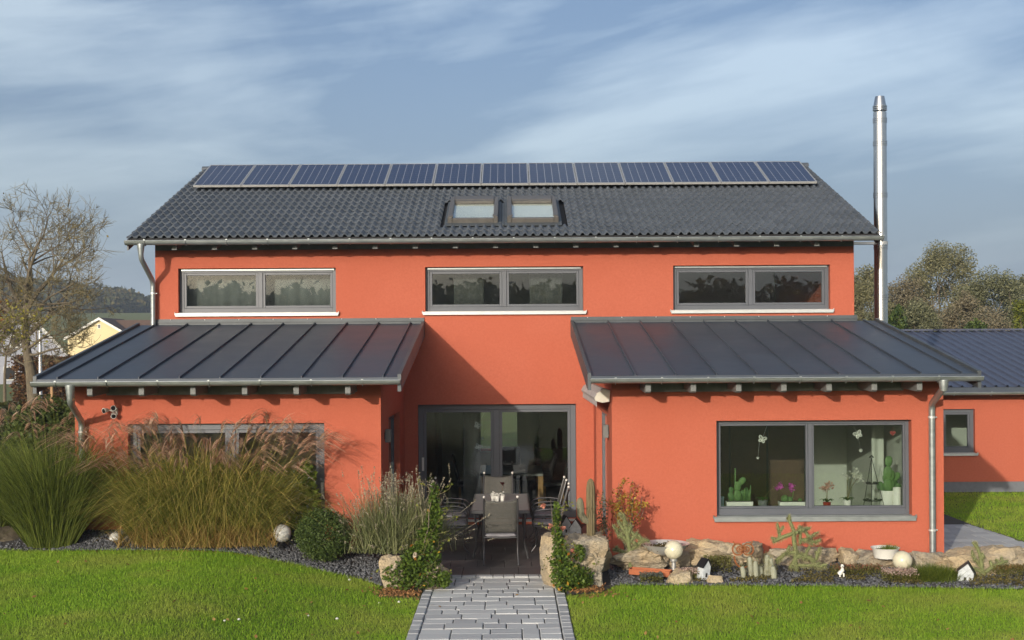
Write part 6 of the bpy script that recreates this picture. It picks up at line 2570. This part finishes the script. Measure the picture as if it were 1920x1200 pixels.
# --- bare tree on the left
def bare_tree(name, label, base, trunk_pts, r0, limbs, depth, seed, tm, twig_m, leaf=None, nleaf=0, env=None):
    rnd_ = random.Random(seed)
    e = empty(name, base, 0, label, "tree")
    mt = MB()
    tp = [Vector(p) for p in trunk_pts]
    n = len(tp)
    mt.tube(tp, [r0 * (1.25 if i == 0 else 1 - .55 * i / (n - 1)) for i in range(n)], 12, cap=False)
    autosmooth(mt.build("trunk", tm, e), 70)
    ml, mtw = MB(), MB()
    tips = []

    def inside(p):
        if env is None:
            return True
        c, r = env
        return ((p.x - c.x) / r.x) ** 2 + ((p.y - c.y) / r.y) ** 2 + ((p.z - c.z) / r.z) ** 2 < 1.0

    def grow(p, d, L, r, k):
        segs = 4 if k > 1 else 3
        pts, rr = [p], [r]
        q = p
        dd = d.copy()
        for i in range(segs):
            dd = (dd + Vector((rnd_.gauss(0, .17), rnd_.gauss(0, .17), rnd_.gauss(.04, .13)))).normalized()
            q = q + dd * L / segs
            pts.append(q)
            rr.append(r * (1 - .6 * (i + 1) / segs))
        (ml if k >= depth - 2 else mtw).tube(pts, rr, 6 if k >= depth - 1 else (4 if k >= 2 else 3), cap=False)
        tips.append(pts[-1])
        if k == 0:
            return
        nc = 4 if k > 2 else (5 if k == 2 else 6)
        for c in range(nc):
            f_ = rnd_.uniform(.3, 1.0) if c else 1.0
            i = min(int(f_ * segs), segs - 1)
            b = pts[i].lerp(pts[i + 1], f_ * segs - i) if f_ < 1 else pts[-1]
            nd = (dd * .75 + Vector((rnd_.gauss(0, .62), rnd_.gauss(0, .62), rnd_.gauss(.08, .5)))).normalized()
            nl = L * rnd_.uniform(.55, .82)
            if inside(b + nd * nl):
                grow(b, nd, nl, max(.008, rr[i] * .62), k - 1)
            elif inside(b + nd * nl * .5):
                grow(b, nd, nl * .5, max(.008, rr[i] * .6), k - 1)

    for (a, d, L, r) in limbs:
        grow(Vector(a), Vector(d).normalized(), L, r, depth)
    ml.build("limbs", tm, e)
    tag(mtw.build("twigs", twig_m, e), kind="stuff")
    if leaf:
        idx = RNG.integers(0, len(tips), nleaf)
        C = np.array([tips[i] for i in idx]) + RNG.normal(0, .05, (nleaf, 3))
        veg("leaves", [leaf_cards(C, .09, .6)], leaf, e)
    return e


Yt = 40.0
b0 = P(70, 750, Yt)
b0.z = far_z(b0.x, Yt) - .1
t1, t2, t3 = P(58, 700, Yt), P(49, 650, Yt), P(46, 590, Yt)
env = (P(80, 512, Yt), Vector((2.6, 2.5, 3.0)))
lm = []
for (px, py, dx, dz, L, r) in ((50, 655, 1.0, .35, 1.25, .06), (48, 640, -1.0, .45, 1.2, .07), (47, 620, 1.0, .75, 1.5, .08), (46, 600, -.6, 1.0, 1.6, .09), (46, 592, .15, 1.0, 1.9, .11),
                               (46, 592, .7, 1.0, 1.8, .10), (47, 605, -1.0, .8, 1.5, .08), (50, 665, 1.0, .05, 1.3, .05), (46, 590, -.2, 1.0, 1.9, .10), (48, 630, .9, .9, 1.6, .08), (55, 690, -.9, .4, .9, .04)):
    lm.append((P(px, py, Yt), (dx, random.uniform(-.5, .5), dz), L, r))
bare_tree("walnut_tree", "leafless spreading tree with mossy twigs behind the street lamp", b0, [b0, t1, t2, t3], .20, lm, 4, 5, M['bark'], M['twig'],
          leafmat('last_leaves', (.34, .26, .05), (.20, .13, .03)), 70, env)
Yt = 36.0
b0 = P(8, 745, Yt)
b0.z = far_z(b0.x, Yt) - .05
bare_tree("young_tree", "thin young tree with yellow-green leaves at the left picture edge", b0, [b0, P(9, 700, Yt), P(12, 660, Yt)], .05,
          [(P(12, 665, Yt), (dx, random.uniform(-.4, .4), dz), .8, .03) for dx, dz in ((.7, .8), (-.7, .8), (.1, 1), (.9, .3), (-.9, .4))], 3, 8, M['bark'], M['twig'],
          leafmat('yellow_leaves', (.38, .33, .06), (.16, .17, .04)), 900)
Yt = 44.0
c = P(2, 585, Yt)
shrub("orange_maple", "small tree with orange-brown autumn leaves at the left edge", "tree", [(c.x - .2, Yt, c.z, .7, .6, .6), (c.x - .5, Yt, c.z - .6, .7, .6, .6)], 1100, .13,
      leafmat('orange_leaf', (.38, .17, .035), (.20, .08, .02)), [((c.x - .4, Yt, .6), (c.x - .2, Yt, c.z + .3), .09, .02), ((c.x - .4, Yt, c.z - 1.2), (c.x + .3, Yt, c.z), .04, .01)], base=.6)

# --- hedges and fence
def hedge(name, label, x0, x1, y, z0, z1, th, n, size, lm_):
    e = empty(name, ((x0 + x1) / 2, y, z0), 0, label, "hedge")
    C = np.stack([RNG.uniform(x0, x1, n), y + RNG.normal(0, th / 2.4, n), z0 + (z1 - z0) * RNG.uniform(0, 1, n) ** .8], 1)
    C[:, 2] += .06 * np.sin(C[:, 0] * 5) * (C[:, 2] > z0 + .7 * (z1 - z0))
    veg("foliage", [leaf_cards(C, size, .6)], lm_, e)
    m = MB()
    x = x0
    while x < x1:
        m.tube([(x, y, z0 - .1), (x + random.uniform(-.15, .15), y, z1 - .1)], .02, 4, cap=False)
        x += .35
    m.build("stems", M['bark'], e)
    return e


a, b_ = P(-60, 756, 28), P(150, 756, 28)
hedge("clipped_hedge", "dark green clipped hedge left of the house", a.x - 2, b_.x + .4, 28.0, .35, P(60, 758, 28).z, .7, 9000, .10, leafmat('hedge_leaf', (.085, .095, .03), (.025, .032, .012)))
a, b_ = P(28, 668, 58), P(215, 668, 58)
hedge("beech_hedge", "tall brown withered hedge behind the street lamp", a.x, b_.x, 58.0, .6, P(100, 668, 58).z, .9, 9000, .17, leafmat('beech_leaf', (.22, .11, .04), (.07, .035, .018)))
for i, px in enumerate((97, 164)):
    p = P(px, 730, 52)
    e = MB().box(p.x - .06, p.x + .06, 51.95, 52.05, .5, P(px, 712, 52).z).build("fence_post", M['oak'])
    bevel(e, .02)
    tag(e, f"weathered wooden fence post, {'left' if i == 0 else 'right'} of the two before the brown hedge", "post")

# --- street lamp
Yl = 45.0
p = P(75.5, 700, Yl)
zt_ = P(75, 584, Yl).z
zg = far_z(p.x, Yl)
e = empty("street_lamp", (p.x, Yl, zg), 0, "grey street lamp with conical hat and glass lantern on the left", "street lamp")
k_ = Yl / F
autosmooth(MB().lathe([(.09, 0), (.09, .7), (.06, .75), (.055, P(75, 609, Yl).z - zg)], (p.x, Yl, zg), 14).build("pole", M['alu'], e))
autosmooth(MB().lathe([(12.5 * k_, 0), (13.5 * k_, .3 * k_), (11 * k_, 2 * k_), (5 * k_, 4 * k_), (1.5 * k_, 4.8 * k_)], (p.x, Yl, zt_ - 5 * k_), 24).build("hat", M['lampgrey'], e))
autosmooth(MB().lathe([(3.6 * k_, 0), (4.6 * k_, 4 * k_), (7 * k_, 18 * k_), (6.6 * k_, 18 * k_)], (p.x, Yl, P(75, 609, Yl).z), 20).build("lantern_glass", M['glass2'], e))
autosmooth(MB().lathe([(1.6 * k_, 0), (1.6 * k_, 14 * k_)], (p.x, Yl, P(75, 608, Yl).z), 10).build("bulb", M['white'], e))
for a in range(4):
    t_ = math.pi / 4 + a * math.pi / 2
    MB().tube([(p.x + 4.4 * k_ * math.cos(t_), Yl + 4.4 * k_ * math.sin(t_), P(75, 609, Yl).z), (p.x + 7 * k_ * math.cos(t_), Yl + 7 * k_ * math.sin(t_), P(75, 590, Yl).z)], .014, 5).build("rib", M['lampgrey'], e)

# --- neighbours' houses
def gable_house(name, label, px_apex, py_apex, px_l, py_e, Y, depth, wallm, roofm, verge, zbase, wins=(), cross=None, rot=0.0):
    ap = P(px_apex, py_apex, Y)
    le = P(px_l, py_e, Y)
    hw = ap.x - le.x
    e = empty(name, (ap.x, Y, zbase), 0, label, "house")
    e.rotation_euler = (0, 0, rot)
    MB().prism_y([(ap.x - hw, zbase), (ap.x + hw, zbase), (ap.x + hw, le.z), (ap.x, ap.z), (ap.x - hw, le.z)], Y, Y + depth).build("wall", wallm, e)
    sl_ = (ap.z - le.z) / hw
    for s in (-1, 1):
        o = .35
        xo, zo = ap.x + s * (hw + o), le.z - sl_ * o
        t = .14
        MB().prism_y([(ap.x, ap.z + .01), (xo, zo + .01), (xo, zo + t), (ap.x, ap.z + t + .02)], Y - .3, Y + depth + .3).build("roof", roofm, e)
        MB().prism_y([(ap.x, ap.z - .12), (xo, zo - .12), (xo, zo + t + .02), (ap.x, ap.z + t + .04)], Y - .38, Y - .305).build("verge_board", verge, e)
    for (wx, wy, ww, wh) in wins:
        c_ = P(wx, wy, Y)
        f_ = MB()
        w2, h2 = ww * Y / F / 2, wh * Y / F / 2
        f_.box(c_.x - w2, c_.x + w2, Y - .05, Y - .005, c_.z - h2, c_.z - h2 + .08).box(c_.x - w2, c_.x + w2, Y - .05, Y - .005, c_.z + h2 - .08, c_.z + h2)
        f_.box(c_.x - w2, c_.x - w2 + .08, Y - .05, Y - .005, c_.z - h2 + .08, c_.z + h2 - .08).box(c_.x + w2 - .08, c_.x + w2, Y - .05, Y - .005, c_.z - h2 + .08, c_.z + h2 - .08)
        w_ = f_.build("window", M['white'], e)
        MB().box(c_.x - w2 + .08, c_.x + w2 - .08, Y - .03, Y - .015, c_.z - h2 + .08, c_.z + h2 - .08).build("pane", M['dark'], w_)
    if cross:
        px1, dz = cross
        r_ = P(px1, py_apex, Y + 3)
        yr = Y + hw * 1.25
        zb = ap.z - .05
        MB().box(ap.x + .3, r_.x, Y + .9, yr + hw, zbase, le.z - .2).build("wall", wallm, e)
        MB().prism_x([(Y + .5, le.z - .35), (yr, zb), (yr, zb - .16), (Y + .5, le.z - .5)], ap.x + .02, r_.x + .4).build("roof", roofm, e)
        MB().prism_x([(yr, zb), (yr + hw * 1.3, le.z - .35), (yr + hw * 1.3, le.z - .5), (yr, zb - .16)], ap.x + .02, r_.x + .4).build("roof", roofm, e)
    return e


gable_house("yellow_house", "pale yellow gabled house with brown roof in the distance", 187, 598, 127, 633, 150, 9, M['yellow'], M['brownroof'], M['white'], -.5, [(186, 612, 6, 9)], (345, 0))
gable_house("grey_house", "pale grey gabled house with white verge behind the bare tree", 44, 582, -34, 668, 95, 11, M['paleh'], M['slate'], M['white'], .3, [(20, 700, 22, 26), (30, 640, 20, 24)], rot=.40)


# --- wooded hill and far trees
def forest(name, label, pts, crown, cards, size, lm_):
    """pts (n,3) feet of the trees; one mass of leaf clumps"""
    n = len(pts)
    Cs = []
    r = crown * RNG.uniform(.65, 1.25, n)
    h = crown * RNG.uniform(1.3, 2.2, n)
    for k in range(cards):
        d = rand_dirs(n)
        rad = RNG.uniform(.5, 1.0, (n, 1))
        Cs.append(pts + np.stack([d[:, 0] * r * rad[:, 0], d[:, 1] * r * rad[:, 0], h * .75 + d[:, 2] * h * .6 * rad[:, 0]], 1))
    o = veg(name, [leaf_cards(np.concatenate(Cs), size, .8)], lm_)
    return tag(o, label, "forest", kind="stuff")


hx = np.array([-420, -300, -200, -166, -140, -127, -121, -116, -108, -90, 40])
hzv = np.array([29, 29, 28.5, 26.5, 23.5, 20.5, 15.0, 12.2, 10.5, 10, 10])
V, Q = [], []
ysn = np.linspace(385, 520, 10)
for x in np.linspace(-420, 40, 70):
    top = np.interp(x, hx, hzv)
    for y in ysn:
        f_ = smooth01((y - 385) / 70) * (1 - .3 * smooth01((y - 470) / 60))
        V.append((x, y, 12.0 + float(f_) * (top - 12.0 - 5.5)))
for i in range(69):
    for j in range(9):
        Q.append((i * 10 + j, (i + 1) * 10 + j, (i + 1) * 10 + j + 1, i * 10 + j + 1))
o = link_mesh("hill", fast_mesh("hill", np.array(V), [np.array(Q)]), mat('wooded_ground', (.05, .05, .02), .95), smooth=True)
tag(o, kind="structure")
n = 1500
x = RNG.uniform(-330, -123, n)
y = 388 + 75 * RNG.uniform(0, 1, n) ** .8
f_ = smooth01((y - 385) / 70) * (1 - .3 * smooth01((y - 470) / 60))
z = 12 + f_ * (np.interp(x, hx, hzv) - 12 - 5.5)
wood = leafmat('autumn_wood', (.15, .115, .035), (.035, .048, .018), (.075, .08, .026), tr=.15, rough=.8)
forest("hill_wood", "autumn wood covering the far hill on the left", np.stack([x, y, z], 1), 3.0, 46, 1.5, wood)
n = 70
x = RNG.uniform(-150, -60, n)
y = RNG.uniform(340, 380, n)
forest("field_trees", "far hazy row of trees along the field", np.stack([x - 60, y + 150, np.full(n, 12.5)], 1), 3.0, 40, 1.5, wood)
# wood on the slope behind the camera (mirrored in the upper panes)
n = 900
x = RNG.uniform(-300, 300, n)
y = RNG.uniform(-245, -205, n)
forest("valley_wood", "autumn wood on the opposite slope behind the viewer", np.stack([x, y, lawn_z(x, y)], 1), 4.0, 50, 1.7, leafmat('valley_leaf', (.22, .18, .07), (.08, .09, .035), (.14, .13, .05), tr=.45))


# --- willows behind the garage
def leafy_tree(name, label, px, py_top, half_px, Y, n, lm_, py_base=700, seed=1, size=.105, groups=70, group="trees behind the outbuilding"):
    rnd_ = np.random.default_rng(seed)
    rr = random.Random(seed)
    top = P(px, py_top, Y)
    hw = half_px * Y / F
    zg = far_z(top.x, Y) - .1
    Hh = top.z - zg
    e = empty(name, (top.x, Y, zg), 0, label, "tree", group)
    cen = []
    m = MB()
    base = Vector((top.x, Y, zg))
    fork = base + Vector((0, 0, Hh * .28))
    m.tube([base, fork], [.20, .15], 8, cap=False)
    for g in range(groups):
        a = rr.uniform(0, 2 * math.pi)
        t = rr.uniform(.22, 1.0)
        prof = (1 - max(0, (t - .45) / .55) ** 2.2) ** .6 + .12
        q = rr.uniform(.25, 1.0) ** .5 * prof
        c_ = Vector((top.x + math.cos(a) * hw * q * .85, Y + math.sin(a) * hw * q * .8, zg + Hh * t * .93))
        cen.append((c_.x, c_.y, c_.z, hw * rr.uniform(.22, .42), hw * rr.uniform(.2, .38), hw * rr.uniform(.22, .44)))
        if g % 2 == 0:
            branch_tubes(m, fork if t > .35 else base.lerp(fork, .7), c_, .06, .012, 4, .06, 4)
    autosmooth(m.build("trunk", M['bark'], e), 70)
    C = blob_points(n, cen, rnd_, shell=.5)
    veg("crown", [leaf_cards(C, size, .5, .3, rnd_)], lm_, e)


wil = [leafmat('willow_leaf_a', (.31, .29, .16), (.12, .125, .06), (.22, .21, .11), tr=.3),
       leafmat('willow_leaf_b', (.26, .26, .15), (.10, .11, .055), (.18, .185, .10), tr=.3),
       leafmat('willow_leaf_c', (.30, .25, .16), (.14, .125, .075), (.22, .19, .12), tr=.3)]
dgr = leafmat('spruce_leaf', (.10, .14, .03), (.022, .045, .014), tr=.15)
lst = [("round olive willow directly right of the upper wall", 1625, 488, 62, 58, 9000, 0, "willow_tree"),
       ("brownish willow just right of the steel flue", 1700, 512, 62, 60, 9000, 2, "willow_tree"),
       ("tallest willow with ragged yellowish top behind the outbuilding", 1768, 455, 84, 62, 15000, 0, "willow_tree"),
       ("willow with domed crown second from the right edge", 1860, 503, 80, 60, 14000, 1, "willow_tree"),
       ("thin-topped willow near the right picture edge", 1915, 508, 58, 64, 9000, 1, "willow_tree"),
       ("low bushy willow between the tallest and the domed one", 1808, 545, 56, 56, 7000, 2, "willow_tree"),
       ("low grey-green willow bush above the outbuilding's left end", 1730, 560, 60, 54, 8000, 1, "willow_tree"),
       ("low willow bush above the middle of the outbuilding roof", 1860, 572, 66, 53, 8000, 2, "willow_tree")]
for i, (lab, px, pt, hwp, Y, n, mi, nm) in enumerate(lst):
    leafy_tree(nm, lab, px, pt, hwp, Y, int(n * 3.0), wil[mi], seed=30 + i)
leafy_tree("dark_bush", "dark green bush just right of the steel flue's foot", 1682, 556, 30, 51, 3500, dgr, seed=51, size=.15)
leafy_tree("dark_bush", "small dark green bush low among the willows", 1830, 588, 32, 50, 3000, dgr, seed=52, size=.15)
leafy_tree("conifer", "dark green conifer at the right picture edge", 1918, 545, 34, 50, 6000, leafmat('conifer_leaf', (.19, .20, .03), (.05, .075, .014), tr=.2), seed=53, size=.14)
leafy_tree("willow_tree", "olive willow seen past the upper wall's right end", 1585, 520, 60, 66, 5000, wil[1], seed=54)

e = empty("added_dark_cupboard", (3.2, 22.9, .06), 0, "added dark cupboard standing in for the shade at the back of the plant window room", "cupboard")  # invented cupboard; its dark colour stands in for the unlit room depth
bevel(MB().box(IR + .36, 5.25, 22.6, 23.15, .062, 2.5).build("carcass", M['dark'], e), .01)
for k in range(5):
    MB().box(IR + .40 + k * .66, IR + .40 + k * .66 + .62, 22.575, 22.598, .12, 2.3).build("door", M['brownwood'], e)

# fallen leaves on lawn and path
n = 90
x = RNG.uniform(-6.5, 6.5, n)
y = RNG.uniform(12.6, 17.4, n)
k = in_lawn(x, y) | ((x > KERB_L) & (x < KERB_R))
zz = np.where((x > KERB_L) & (x < KERB_R), .014, lawn_z(x, y) + .035)
o = veg("fallen_leaves", [leaf_cards(np.stack([x, y, zz], 1)[k], .055, .7, up=2.5)], leafmat('fallen_leaf', (.46, .30, .10), (.24, .11, .04)))
tag(o, "scattered brown fallen leaves on lawn and path", "leaves", kind="stuff")

# ================================================================== haze
hz_mb = MB().box(-415, 415, -255, 635, -1.4, 36)
haze = hz_mb.build("haze", [])
hm = bpy.data.materials.new("haze_air")
hm.use_nodes = True
hn = hm.node_tree
hn.nodes.remove(hn.nodes["Principled BSDF"])
pv_ = hn.nodes.new("ShaderNodeVolumePrincipled")
pv_.inputs["Color"].default_value = (0.80, 0.88, 1.0, 1)
pv_.inputs["Density"].default_value = 0.0007
pv_.inputs["Anisotropy"].default_value = 0.3
hn.links.new(pv_.outputs[0], hn.nodes["Material Output"].inputs["Volume"])
haze.data.materials.append(hm)
tag(haze, "thin bluish autumn haze in the air", "haze", kind="stuff")
